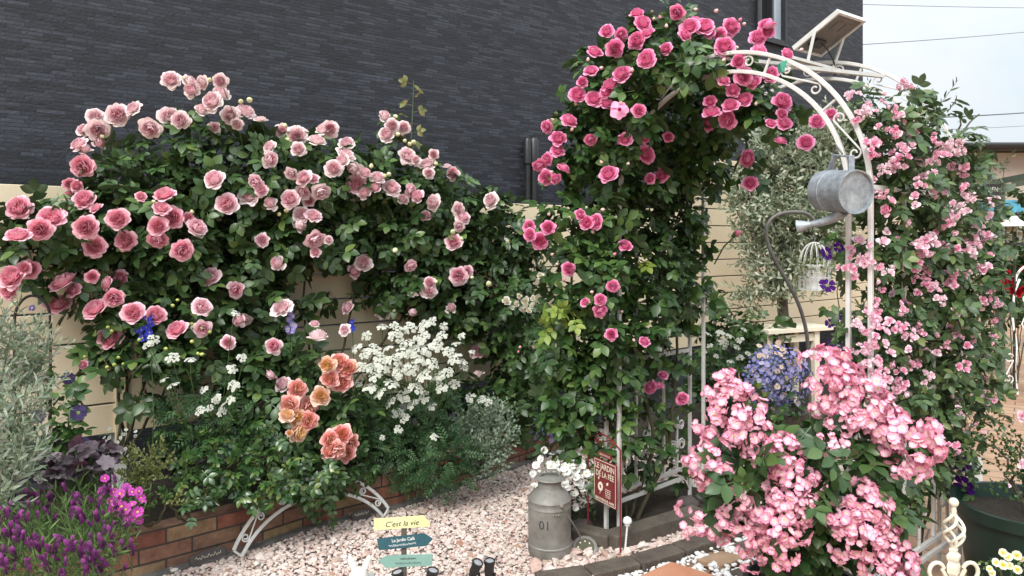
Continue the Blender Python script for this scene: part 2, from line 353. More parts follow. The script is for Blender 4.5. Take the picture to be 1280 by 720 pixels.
class Blob:
    def __init__(s, px, py, rx, ry, d=None, o=None, dep=None, k=1.):
        s.px, s.py, s.rxp, s.ryp = px, py, rx, ry; s.d = fence_d(px, o) if d is None else d
        s.c = W(px, py, s.d); s.rx = rx*s.d/F; s.rz = ry*s.d/F; s.ry = dep if dep else min(.30, .85*min(s.rx, s.rz)); s.k = k
    def sample(s, n, pw=.42):
        q = unit(RNG.normal(size=(n,3))); r = RNG.random(n)[:,None]**pw; return s.c + q*r*np.array([s.rx, s.ry, s.rz]), q
    def front(s, px, py):
        e = ((px-s.px)/s.rxp)**2 + ((py-s.py)/s.ryp)**2
        return s.d - s.ry*math.sqrt(1-e) if e < 1 else None
def front_d(blobs, px, py):
    f = [x for x in (b.front(px, py) for b in blobs) if x]
    if f: return min(f)
    b = min(blobs, key=lambda b: ((px-b.px)/b.rxp)**2+((py-b.py)/b.ryp)**2); return b.d - .4*b.ry
def leafset(blobs, tmpl, per_m2, size, up=.7, out=.6, rnd=.55, droop=-.25, keep=None, pw=.42, jit=.3, lift=0.):
    sets = []
    for b in blobs:
        n = max(3, int(per_m2*b.k*PI*b.rx*b.rz)); P, q = b.sample(n, pw)
        if keep is not None: m = keep(P); P, q = P[m], q[m]
        if not len(P): continue
        q = q + np.array([0,-.25,0])
        A = q*.8 + RNG.normal(size=P.shape)*rnd + np.array([0,0,droop+lift]); Nn = q*out + np.array([0,-.15,up]) + RNG.normal(size=P.shape)*rnd*.8
        sets.append(scatter(tmpl, P - unit(A)*size*.4, A, Nn, size*(1+jit*(RNG.random(len(P))*2-1))))
    return sets
def rosette(N=26, seed=0, ruff=.05, opn=1., deep=1.):
    r_ = np.random.default_rng(seed); V = []; Fc = []; rad = []; tip = []
    us = np.linspace(-1,1,7); vs = (0,.45,.8,1.)
    for i in range(N):
        t = (i+.5)/N; ph = i*2.39996 + r_.normal()*.12; w = 1.0-.36*t; Rt = .09+.80*t**.68*opn; zt = .40*deep-.50*deep*t**2.4 + r_.normal()*.045; zb = -.42-.05*t
        b = len(V); p1 = r_.random()*6
        for v in vs:
            for u in us:
                ve = v*(1-.20*u*u*v-.10*u**4*v); r = Rt*(.30+.70*math.sin(min(1,ve)*PI/2)); r *= 1-.16*(1-t)*ve**3; r += .22*t**3*ve**4
                z = zb+(zt-zb)*ve**1.05 - .22*t**3*ve**4 + ruff*.6*math.sin(4*u+p1*2)*v
                a = ph+u*w*(.55+.45*v); r += ruff*math.sin(5*u+p1)*v - .05*u*u*t
                V.append((r*math.cos(a), r*math.sin(a), z)); rad.append(t); tip.append(v)
        for iv in range(3):
            for iu in range(6): a = b+iv*7+iu; Fc.append((a, a+1, a+8, a+7))
    return np.array(V), np.array(Fc), np.array(rad), np.array(tip)
def rose_mesh(name, mat, **kw):
    V, Fc, r, t = rosette(**kw); return mesh_np(name, V, [Fc], mat, attrs={'rad': r, 'tip': t})
def simple_flower(np_=5, seed=0, cup=.25, w=.62, notch=.12, rows=(0.08,.4,.75,1.)):
    r_ = np.random.default_rng(seed); V = []; Fc = []; rad = []
    for k in range(np_):
        a0 = 2*PI*k/np_ + r_.normal()*.06; b = len(V); cp = cup + r_.normal()*.1
        for v, p in zip(rows, (.18,.75,1.,.72)):
            for u in (-1,0,1):
                x = u*p*w; y = v*(1-.0*u*u) - (notch if (u == 0 and v == 1.) else 0); z = cp*v*v + .06*abs(u) + r_.normal()*.015
                V.append((x*math.cos(a0)-y*math.sin(a0), x*math.sin(a0)+y*math.cos(a0), z)); rad.append(v)
        for iv in range(3):
            for iu in range(2): a = b+iv*3+iu; Fc.append((a, a+1, a+4, a+3))
    return np.array(V), np.array(Fc), np.array(rad)
def disc_centre(r, z, n=6):
    V = [(0,0,z+r*.5)]+[(r*math.cos(2*PI*k/n), r*math.sin(2*PI*k/n), z) for k in range(n)]
    return np.array(V), np.array([(0,1+k,1+(k+1)%n) for k in range(n)])
def look(f, spin=None):
    f = Vector(f).normalized(); q = f.to_track_quat('Z', 'Y'); return q @ Quaternion((0,0,1), random.random()*6.28 if spin is None else spin)
def facing(amp=.45, base=(0,-1,.3), px=None):
    b = np.array(base, float)
    if px is not None: b = b + np.array([-(px-640)/F*.5,0,0])
    return b + RNG.normal(size=3)*amp
def head_cluster(name, mats, proto, n, R=(1,1,.7), fs=.3, seed=0, amp=.35, cen=None, full=False):
    """many small flowers over a dome, one mesh; proto (V,F,rad)"""
    r_ = np.random.default_rng(seed); Vs = []; Fq = []; Ft = []; rd = []; tt = []; b = 0
    for i in range(n):
        z = 1-(i+.5)/n*(1.9 if full else 1.25); th = i*2.39996; s = math.sqrt(max(0, 1-z*z)); q = np.array([s*math.cos(th), s*math.sin(th), z]) + r_.normal(size=3)*.09
        f = q + r_.normal(size=3)*amp; R3 = np.array(look(f, r_.random()*6).to_matrix()); k = fs*(.8+.4*r_.random()); p = q*np.array(R)*(.72+.42*r_.random())
        Vs.append(proto[0]@R3.T*k + p); Fq.append(proto[1]+b); rd.append(proto[2]); b += len(proto[0])
        if cen is not None:
            Vs.append(cen[0]@R3.T*k + p); Ft.append(cen[1]+b); rd.append(np.zeros(len(cen[0]))); b += len(cen[0])
    nq = sum(map(len, Fq)); nt_ = sum(map(len, Ft))
    return mesh_np(name, np.concatenate(Vs), [np.concatenate(Fq)] + ([np.concatenate(Ft)] if Ft else []), mats, attrs={'rad': np.concatenate(rd)}, mi=[0]*nq+[1]*nt_)
def bud_mesh(name, mats, pal=False):
    m = MB(); m.cur = 0; m.lathe((0,0,0), [(.0,-.55),(.34,-.4),(.48,-.1),(.44,.25),(.25,.55),(.06,.72),(0,.74)], 8)
    m.cur = 1; m.lathe((0,0,-.5), [(.0,-.35),(.16,-.3),(.2,-.1),(.36,.08),(.49,.2)], 7)
    for k in range(5):
        a = 2*PI*k/5; c, s = math.cos(a), math.sin(a); m.add([(.42*c-.14*s,.42*s+.14*c,-.3),(.42*c+.14*s,.42*s-.14*c,-.3),(.56*c,.56*s,.12)], [(0,1,2)])
    return m.mesh(name, mats)
def canes(root, paths, mat, r0=.008, name='cane'):
    for P in paths:
        P = [np.array(p, float) for p in P]; Q = []
        for i in range(len(P)-1):
            for t in np.linspace(0, 1, 6, endpoint=False): Q.append(P[i]*(1-t)+P[i+1]*t + RNG.normal(size=3)*.006)
        Q.append(P[-1]); MB().tube(Q, np.linspace(r0, r0*.45, len(Q)), 6).build(name, mat, root)

# ------------------------------------------------------------------ setting
def sheet(name, pts, z, mat, kind='structure'):
    o = MB().add([(p[0], p[1], z) for p in pts], [tuple(range(len(pts)))]).build(name, mat, smooth=False); return tag(o, kind=kind)
sheet('ground', [(-90,-60),(110,-60),(110,140),(-90,140)], -.02, M['paving'])
GRAV = [(-3.6,1.6),(.12,1.6),(.12,3.05),(.75,3.43),(1.35,3.78),(1.9,4.1),(2.2,4.7),(3.6,6.6),(4.6,9.0),(3.9,9.2),(.2,5.9),(-3.6,3.2)]
sheet('gravel_bed', GRAV, -.004, M['gravel_base'])
PLF = [np.array(p) for p in ((-2.75,2.40),(-2.1,2.85),(-1.6,3.22),(-1.28,3.50),(-1.09,3.72),(-.84,3.92),(-.64,4.05),(-.22,4.52),(.27,5.04),(.55,5.45))]   # front of the raised bed
soil_pts = [tuple(p+np.array([-.02,.03])) for p in PLF] + [(.3,5.85),(-3.6,2.95),(-3.2,2.3)]
sheet('bed_soil', soil_pts, .185, M['soil'])
sheet('back_bed_soil', [(1.3,4.9),(1.75,4.75),(2.55,5.4),(4.2,7.7),(4.6,9.0),(3.9,8.6),(.6,5.9)], .012, M['soil'])
sheet('arch_bed_soil', [(.15,3.75),(.42,3.50),(.95,3.84),(1.25,4.2),(.95,4.45),(.5,4.1)], .015, M['soil'])
# pebbles, really lying on the bed
ICO = None
def icosphere():
    p = (1+5**.5)/2; V = unit(np.array([(-1,p,0),(1,p,0),(-1,-p,0),(1,-p,0),(0,-1,p),(0,1,p),(0,-1,-p),(0,1,-p),(p,0,-1),(p,0,1),(-p,0,-1),(-p,0,1)], float))
    Fc = np.array([(0,11,5),(0,5,1),(0,1,7),(0,7,10),(0,10,11),(1,5,9),(5,11,4),(11,10,2),(10,7,6),(7,1,8),(3,9,4),(3,4,2),(3,2,6),(3,6,8),(3,8,9),(4,9,5),(2,4,11),(6,2,10),(8,6,7),(9,8,1)])
    return V, Fc
def inpoly(P, poly):
    x, y = P[:,0], P[:,1]; ins = np.zeros(len(P), bool); n = len(poly)
    for i in range(n):
        x1, y1 = poly[i]; x2, y2 = poly[(i+1)%n]
        if y1 == y2: continue
        c = (y1 > y) != (y2 > y); ins ^= c & (x < (x2-x1)*(y-y1)/(y2-y1)+x1)
    return ins
def stones(name, label, cat, poly, density, size, mat, smooth=False, flat=.62, avoid=(), zb=0., heap=.5):
    pl = np.array(poly); lo, hi = pl.min(0), pl.max(0); n = int((hi-lo).prod()*density)
    P = RNG.random((n,2))*(hi-lo)+lo; P = P[inpoly(P, poly)]
    for a in avoid: P = P[~inpoly(P, a)]
    d = P[:,1]; vis = (np.abs(P[:,0]) < d*.74+.1) & (d > 2.5); P = P[vis]; d = P[:,1]
    V, Fc = icosphere(); n = len(P); s = size*np.exp(RNG.normal(size=n)*.36)
    q = RNG.normal(size=(n,4)); q /= np.linalg.norm(q, axis=1)[:,None]; w,x,y,z = q.T
    R = np.stack([1-2*(y*y+z*z),2*(x*y-z*w),2*(x*z+y*w),2*(x*y+z*w),1-2*(x*x+z*z),2*(y*z-x*w),2*(x*z-y*w),2*(y*z+x*w),1-2*(x*x+y*y)],1).reshape(n,3,3)
    D = V[None]*(1+RNG.normal(size=(n,12,1))*(.05 if smooth else .16))*np.stack([np.ones(n), .65+.35*RNG.random(n), .45+.35*RNG.random(n)],1)[:,None,:]
    D = np.einsum('nij,nkj->nki', R, D)*s[:,None,None]; D[:,:,2] *= flat
    D += np.stack([P[:,0],P[:,1],zb+s*(.15+heap*RNG.random(n))],1)[:,None,:]
    o = link(name, mesh_np(name, D.reshape(-1,3), [(Fc[None]+np.arange(n)[:,None,None]*12).reshape(-1,3)], mat, smooth))
    return tag(o, label, cat, kind='stuff')
PLANTER_POLY = [tuple(p) for p in PLF] + [(.2,5.8),(-3.6,3.0),(-3.2,2.2)]
BEDS = [PLANTER_POLY, [(1.3,4.9),(1.75,4.75),(2.55,5.4),(4.2,7.7),(4.6,9.0),(3.9,8.6),(.6,5.9)], [(.15,3.75),(.42,3.50),(.95,3.84),(1.25,4.2),(.95,4.45),(.5,4.1)]]
NEAR = [(-2.6,2.3),(.12,2.3),(.10,3.08),(.34,3.15),(.75,3.48),(1.35,3.88),(1.9,4.1),(2.2,4.7),(2.6,5.3),(1.3,4.8),(.2,5.8)]
stones('gravel', 'pale pink and white crushed marble gravel covering the garden path', 'gravel', NEAR, 8200, .0086, M['gravel'], avoid=BEDS)
stones('coarse_gravel', 'larger pink gravel stones beside the dark edging beam', 'gravel', [(.10,3.22),(.34,3.295),(.55,3.39),(.78,3.53),(1.0,3.67),(1.2,3.82),(1.05,3.80),(.50,3.44),(.15,3.42)], 1500, .0185, M['gravel'], heap=.7)
EDGE = [np.array(p) for p in ((.11,3.15),(.34,3.22),(.57,3.325),(.80,3.46),(1.03,3.61),(1.26,3.77))]
WP = [(.28,3.08),(.52,3.22),(.79,3.375),(1.05,3.545),(1.3,3.70),(1.45,3.5),(1.1,2.9),(.3,2.85)]
SLABS = [[(.46,3.08),(.73,3.30),(.90,3.16),(1.0,2.8),(.55,2.65)], [(.86,3.345),(1.0,3.435),(1.10,3.37),(.95,3.28)], [(1.05,3.49),(1.18,3.58),(1.30,3.50),(1.15,3.41)], [(.97,3.22),(1.13,3.33),(1.30,3.20),(1.1,3.08)]]
stones('white_pebbles', 'smooth white pebbles filling the joints around the paving slabs', 'pebbles', WP, 2600, .0135, M['pebble'], smooth=True, avoid=SLABS, heap=.5)
for i, (pl, m_, lb) in enumerate(zip(SLABS, ('terracotta','paver_brown','paver','paver'), ('large terracotta paving slab in front of the edging row', 'sandy brown paving brick between white pebbles', 'dark paving brick next to the white pebbles under the pink rose', 'dark grey paving brick beside the terracotta slab'))):
    tag(MB().prism([(*p, -.012) for p in pl], (0,0,.032 if i else .04)).build('paving_slab', M[m_], smooth=False, bevel=.006), lb, 'paving slab', 'paving slabs among the white pebbles')
elb = ['leftmost brown edging paver at the foot of the milk can', 'brown edging paver below the round solar light', 'brown edging paver beneath the burgundy sign post foot', 'brown edging paver right of the white pin light', 'last brown edging paver, half under the pink shrub rose']
for i in range(5):
    a, b = EDGE[i], EDGE[i+1]; t = (b-a)/np.linalg.norm(b-a); nn = np.array([t[1], -t[0]])
    c = (a+b)/2; o = MB().box((*c, -.002), (np.linalg.norm(b-a)-.008, .105, .06), [(*t,0), (*nn,0), (0,0,1)]).build('edging_paver', M['paver'], smooth=False, bevel=.007)
    tag(o, elb[i], 'edging paver', 'row of edging pavers along the gravel')
# rough beam and block round the arch bed
v0, v1 = np.array((.475,3.49)), np.array((1.0,3.84)); t = (v1-v0)/np.linalg.norm(v1-v0)
tag(MB().box((*((v0+v1)/2), .035), (.63,.10,.085), [(*t,0),(-t[1],t[0],0),(0,0,1)]).build('edging_beam', M['wood_grey'], smooth=False, bevel=.008), 'weathered dark beam edging the soil under the rose arch', 'edging beam')
tag(MB().box((.40,3.57,.03), (.20,.09,.075), [(-.85,.53,0),(-.53,-.85,0),(0,0,1)]).build('edging_block', M['wood_grey'], smooth=False, bevel=.01), 'short weathered block at the foot of the arch, left of the beam', 'edging block')
for i, (x, y, r, lb) in enumerate(((.98,4.02,.055,'rounded brown stone in the soil under the arch panel'),(1.10,4.10,.05,'smaller brown stone nearest the rear arch post'),(.36,3.70,.05,'brown stone at the foot of the red sign stake'))):
    m = MB(); m.ball((x,y,.03), r, 10, 7, (1.2,.9,.75)); m.v = [tuple(np.array(v)+RNG.normal(size=3)*.003) for v in m.v]; tag(m.build('garden_stone', M['slate']), lb, 'stone', 'stones in the arch bed')

# raised brick bed
def planter():
    root = thing('brick_planter', 'low curved raised bed of old red bricks along the board fence', 'brick planter', (-1.05,3.6,0))
    V = []; Fc = []; uv = []; P = PLF; arc = [0]
    for i in range(1, len(P)): arc.append(arc[-1]+np.linalg.norm(P[i]-P[i-1]))
    Q = []; 
    for s in np.linspace(0, arc[-1], 60):
        i = min(len(P)-2, max(0, np.searchsorted(arc, s)-1)); f = (s-arc[i])/(arc[i+1]-arc[i]); Q.append((P[i]*(1-f)+P[i+1]*f, s))
    me_v = []; me_f = []; uvs = []; H = .205
    nrm = []
    for i in range(60):
        a = Q[max(0,i-1)][0]; b = Q[min(59,i+1)][0]; t = (b-a)/np.linalg.norm(b-a); nrm.append(np.array([-t[1], t[0]]))
    for i in range(60):
        p, s = Q[i]; n = nrm[i]; b = p + n*.10; me_v += [(*p,-.01),(*p,H),(*b,H),(*b,.05)]
    for i in range(59):
        a = i*4; s0, s1 = Q[i][1], Q[i+1][1]
        me_f.append((a, a+4, a+5, a+1)); uvs.append([(s0,0),(s1,0),(s1,H),(s0,H)])
        me_f.append((a+1, a+5, a+6, a+2)); uvs.append([(s0,H+.002),(s1,H+.002),(s1,H+.06),(s0,H+.06)])
        me_f.append((a+2, a+6, a+7, a+3)); uvs.append([(s0,.3),(s1,.3),(s1,.4),(s0,.4)])
    me = bpy.data.meshes.new('brickwork'); me.from_pydata([tuple(np.array(v)-WL[root]) for v in me_v], [], me_f); ul = me.uv_layers.new(name='UVMap')
    for f, u in zip(me.polygons, uvs):
        for li, c in zip(f.loop_indices, u): ul.data[li].uv = c
    me.materials.append(M['brick']); me.update(); link('brickwork', me, root, loc=WL[root])
    m = MB()
    for i in range(59):
        p, n = Q[i][0], nrm[i]; q = Q[i+1][0]
        if i == 0: pts = []
        pts.append(p - n*.05)
    pts2 = [p - n*.05 for (p,_), n in zip(Q, nrm)]; back = [p + n*.02 for (p,_), n in zip(Q, nrm)]
    vs = [(*p,.018) for p in pts2]+[(*p,.018) for p in back]+[(*p,-.02) for p in pts2]; fs = []
    for i in range(59): fs += [(i, i+1, 60+i+1, 60+i), (120+i, 120+i+1, i+1, i)]
    m.add(vs, fs).build('footing', worn('footing', (.10,.095,.09), (.2,.19,.175), .95, 0, 14, .8, .008), root, smooth=False)
planter()

# board fence
def fence(s0, s1, z0, z1, nb, off, lb, posts):
    root = thing('board_fence', lb, 'fence', FB+T*s0)
    h = (z1-z0)/nb; c = FB+T*(s0+s1)/2+NB*off
    for k in range(nb):
        MB().box(c+np.array([0,0,z0+h*(k+.5)]), (s1-s0, .022, h-.010), [T,NB,(0,0,1)]).build('board', M['fence'], root, smooth=False, bevel=.003)
    for s in posts:
        MB().box(FB+T*s+NB*(off-.018)+np.array([0,0,(z0-.03+z1)/2]), (.055,.013,z1-z0+.06), [T,NB,(0,0,1)]).build('batten', M['fence'], root, smooth=False, bevel=.002)
        MB().box(FB+T*s+NB*(off+.045)+np.array([0,0,(z1)/2]), (.06,.06,z1), [T,NB,(0,0,1)]).build('post', M['white_metal'], root, smooth=False)
fence(-2.4, 4.15, .49, 1.775, 8, 0, 'cream horizontal board fence behind the pale pink climbing roses', (-1.6,.0,1.7,3.4))
fence(4.19, 9.6, .52, 2.27, 11, .03, 'taller cream board fence behind the silvery olive tree', (5.6,7.3,9.0))
sheet('back_soil', [tuple((FB+T*s+NB*o)[:2]) for s, o in ((-3,-.02),(9.6,-.02),(9.6,1.0),(-3,1.0))], .02, M['dark'])

# dark stone clad building
BO = FB + NB*1.0
def house_dark():
    root = thing('stone_clad_building', 'tall building clad in dark blue grey split stone siding', 'building', BO)
    e = 9.63; me = bpy.data.meshes.new('wall'); x0, x1, dp, h = -7., e, 7., 9.5
    # front face with a window opening
    wx0, wx1, wz0, wz1 = 7.03, 7.66, 3.98, 5.25
    xs = [x0, wx0, wx1, x1]; zs = [0, wz0, wz1, h]; V = [(x, 0, z) for z in zs for x in xs]; Fc = []
    for j in range(3):
        for i in range(3):
            if (i, j) != (1, 1): a = j*4+i; Fc.append((a, a+1, a+5, a+4))
    b = len(V); V += [(x1,0,0),(x1,dp,0),(x1,dp,h),(x1,0,h),(x0,dp,0),(x0,dp,h),(x0,0,0),(x0,0,h)]
    Fc += [(b,b+1,b+2,b+3),(b+1,b+4,b+5,b+2),(b+4,b+6,b+7,b+5),(b+7,b+3,b+2,b+5)]
    me.from_pydata(V, [], Fc); me.materials.append(M['siding']); me.update()
    q = Quaternion((0,0,1), math.atan2(T[1], T[0])); link('wall', me, root, loc=BO, rot=q)
    def P(x, y, z): return BO+T*x+NB*y+np.array([0,0,z])
    ax = [T, NB, (0,0,1)]; wc = (wx0+wx1)/2; hz = wz1-wz0; w = wx1-wx0
    fr = MB(); 
    for x in (wx0+.02, wx1-.02, wc): fr.box(P(x,.01,(wz0+wz1)/2), (.04,.10,hz), ax)
    for z in (wz0+.02, wz1-.02): fr.box(P(wc,.012,z), (w-.08,.096,.04), ax)
    f = fr.build('window', M['black_metal'], root, smooth=False)
    MB().box(P(wx0+.04+(w/2-.06)/2,.035,(wz0+wz1)/2), (w/2-.06,.01,hz-.08), ax).build('pane', M['glass_dark'], f, smooth=False)
    MB().box(P(wc+.02+(w/2-.06)/2,.03,(wz0+wz1)/2), (w/2-.06,.01,hz-.08), ax).build('pane', M['glass'], f, smooth=False)
    MB().box(P(wc,-.02,wz0-.015), (w+.06,.06,.03), ax).build('sill', M['black_metal'], root, smooth=False)
    MB().box(P(e/2-3,3.4,h+.06), (e+8.2,7.4,.12), ax).build('roof', M['roof'], root, smooth=False)
house_dark()
def pipe():
    b = BO+T*3.53-NB*.06; root = thing('vent_pipe', 'pair of black pipes with rounded caps on the dark wall', 'pipe', b)
    for dx, zt, r in ((0,2.44,.040),(-.075,2.43,.03)):
        MB().lathe(b+T*dx, [(r*.8,0),(r*.8,zt-.24),(r*1.25,zt-.23),(r*1.3,zt-.03),(r*.9,zt),(0,zt+.003)], 16).build('pipe', M['black_metal'], root)
    MB().box(b+np.array([0,0,1.9])+NB*.03, (.14,.06,.03), [T,NB,(0,0,1)]).build('bracket', M['black_metal'], root, smooth=False)
pipe()

# ------------------------------------------------------------------ background on the right
def back_house():
    y0 = 16.; xl = 9.75; root = thing('beige_house', 'single storey beige house with dark overhanging roof behind the pergola', 'house', (xl,y0,0))
    MB().box((xl+6,y0+3.5,1.72), (12,7,3.44)).build('wall', M['house'], root, smooth=False)
    r = MB(); e = .45; z = 3.44; c = [(xl-e,y0-e),(xl+12+e,y0-e),(xl+12+e,y0+7+e),(xl-e,y0+7+e)]; rid = [(xl+3,y0+3.5),(xl+9,y0+3.5)]
    r.add([(*p,z+.02) for p in c]+[(*p,z+.17) for p in c]+[(*p,z+.62) for p in rid], [(3,2,1,0),(0,1,5,4),(1,2,6,5),(2,3,7,6),(3,0,4,7),(4,5,9,8),(6,7,8,9),(5,6,9),(7,4,8)]); rf = r.build('roof', M['roof'], root, smooth=False)
    MB().tube([(xl-e,y0-e-.06,z+.10),(xl+12+e,y0-e-.06,z+.10)], .065, 10).build('gutter', M['black_metal'], rf)
    v = MB().box((xl+.72,y0-.03,2.98), (.26,.06,.62)).build('vent', M['black_metal'], root, smooth=False)
    m = MB()
    for k in range(7): m.box((xl+.72,y0-.07,2.74+.08*k), (.24,.02,.03))
    m.build('louvre', M['grey_metal'], v, smooth=False)
    MB().tube([(xl+2.1,y0-.05,0),(xl+2.1,y0-.05,3.4)], .04, 10).build('downpipe', M['house'], root)
back_house()
def pergola():
    d = 8.2; c = W(1250, 300, d); c[2] = 0; root = thing('garden_pergola', 'sage green timber pergola with a dark hanging garden sign', 'pergola', c)
    zz = lambda y: CH-(y-HY)/F*d; zt = zz(230)
    for x in (0, -2.6): MB().box(c+np.array([x,0,zt/2]), (.075,.075,zt)).build('post', M['pergola'], root, smooth=False, bevel=.004)
    y0 = np.array([0,-.065,0]); a, b = zz(241), zz(230)
    MB().prism([c+y0+np.array(p) for p in ((-2.8,0,a),(.04,0,a),(.12,0,a+.03),(.14,0,b),(-2.8,0,b))], (0,.026,0)).build('beam', M['pergola'], root, smooth=False)
    for k in range(9):
        x = .34-.36*k; MB().box(c+np.array([x,-.1,zz(226.5)]), (.04,1.2,.06), [unit(np.array([1.,-.25,0])),unit(np.array([.25,1.,0])),(0,0,1)]).build('rafter', M['pergola'], root, smooth=False)
    MB().box(c+np.array([-1.3,-.02,zz(266)]), (2.5,.03,.05)).build('rail', M['pergola'], root, smooth=False)
    p = c+np.array([-.03,-.02,zz(264)]); q = c+np.array([-.15,-.02,zz(242)]); t = unit(q-p); MB().box((p+q)/2, (.045,.03,np.linalg.norm(q-p)), [np.cross((0,1,0),t),(0,1,0),t]).build('brace', M['pergola'], root, smooth=False)
    s = c+np.array([-.22,-.11,zz(238)]); bd = MB().box(s, (.30,.02,.13)).build('sign_board', M['dark'], root, smooth=False); text('GARDEN', .052, M['white'], bd, s+np.array([.0,-.011,0]), (1,0,0), (0,0,1), width=.23)
pergola()
def banner():
    d = 12.; a = W(1200,264,d); b = W(1330,262,d); root = thing('pool_banner', 'long blue banner strung in front of the beige house', 'banner', (a+b)/2*np.array([1,1,0]))
    MB().box((a+b)/2, (b[0]-a[0],.02,.34)).build('sheet', M['banner'], root, smooth=False)
    for x in (a[0]-.02, (a[0]+b[0])/2+.05, b[0]): MB().box((x,d+.04,.85), (.07,.05,1.7)).build('post', M['cream'], root, smooth=False)
banner()
def lantern():
    d = 7.0; c = W(1268, 300, d); g = c*np.array([1,1,0]); root = thing('garden_lantern', 'small lantern with a white flared roof on a black pole', 'lantern', g)
    zt = CH+30*d/F; MB().tube([g, g+np.array([0,0,zt-.25])], .012, 8).build('pole', M['black_metal'], root)
    MB().lathe(g, [(.15,zt-.10),(.148,zt-.09),(.05,zt-.03),(.03,zt)], 4).build('lamp_roof', M['white'], root, smooth=False)
    for k in range(4):
        a = PI/4+k*PI/2; p = np.array([.07*math.cos(a),.07*math.sin(a),0]); MB().tube([g+p+(0,0,zt-.27), g+p+(0,0,zt-.09)], .006, 6).build('bar', M['black_metal'], root)
    MB().lathe(g, [(.09,zt-.28),(.09,zt-.26),(.0,zt-.255)], 12).build('lamp_base', M['black_metal'], root); 
    for dx in (-.025,.03): MB().ball(g+np.array([dx,0,zt+.02]), .022, 8, 6).build('bird_ornament', M['black_metal'], root)
lantern()
def wires():
    for i, (a, b, da, db, r, lb) in enumerate((((1040,50),(1300,33),17,24,.009,'single sloping power line crossing the sky'), ((1000,-4),(1300,5),20,26,.009,'power line along the very top of the sky'), ((1120,141),(1300,134),19,23,.018,'thick bundled power cable above the house roof'), ((1120,156),(1300,151),19,25,.007,'thinnest power line just over the house roof'))):
        A = W(*a, da); B = W(*b, db); A = A+(A-B)*.8; B = B+(B-A)*.4
        P = [A*(1-t)+B*t-np.array([0,0,.5*4*t*(1-t)*.35]) for t in np.linspace(0,1,30)]
        tag(MB().tube(P, r, 6).build('power_line', M['wire']), lb, 'power line')
wires()
# ------------------------------------------------------------------ the white arch
def s_scroll(c, X, Y, Lh, r, tr=.0055, turns=1.35):
    """S scroll with a curl at each end, lying in the plane X, Y"""
    c, X, Y = (np.array(a, float) for a in (c, X, Y)); P = []
    for k in range(14):
        a = (1-k/13)*turns*2*PI; rr = r*(.30+.70*k/13); P.append((-Lh/2+r + rr*math.cos(-PI/2-a), rr*math.sin(-PI/2-a)*1. + 0))
    Q = [(-x, -y) for x, y in reversed(P)]
    mid = [(P[-1][0]*(1-t)+Q[0][0]*t, P[-1][1]*(1-t)+Q[0][1]*t) for t in (.25,.5,.75)]
    return [c+X*x+Y*y for x, y in P+mid+Q]
def c_curl(c, X, Y, h, r, tr=.005):
    c, X, Y = (np.array(a, float) for a in (c, X, Y)); P = [(0, 0), (0, h*.5)]
    for k in range(12): a = k/11*1.5*2*PI; rr = r*(1-.65*k/11); P.append((r-rr*math.cos(a), h*.6+rr*math.sin(a)))
    return [c+X*x+Y*y for x, y in P]
AF = {'AL': np.array([.478,3.65,0]), 'AR': np.array([1.36,2.73,0]), 'BL': np.array([1.02,4.13,0]), 'BR': np.array([2.06,3.31,0])}
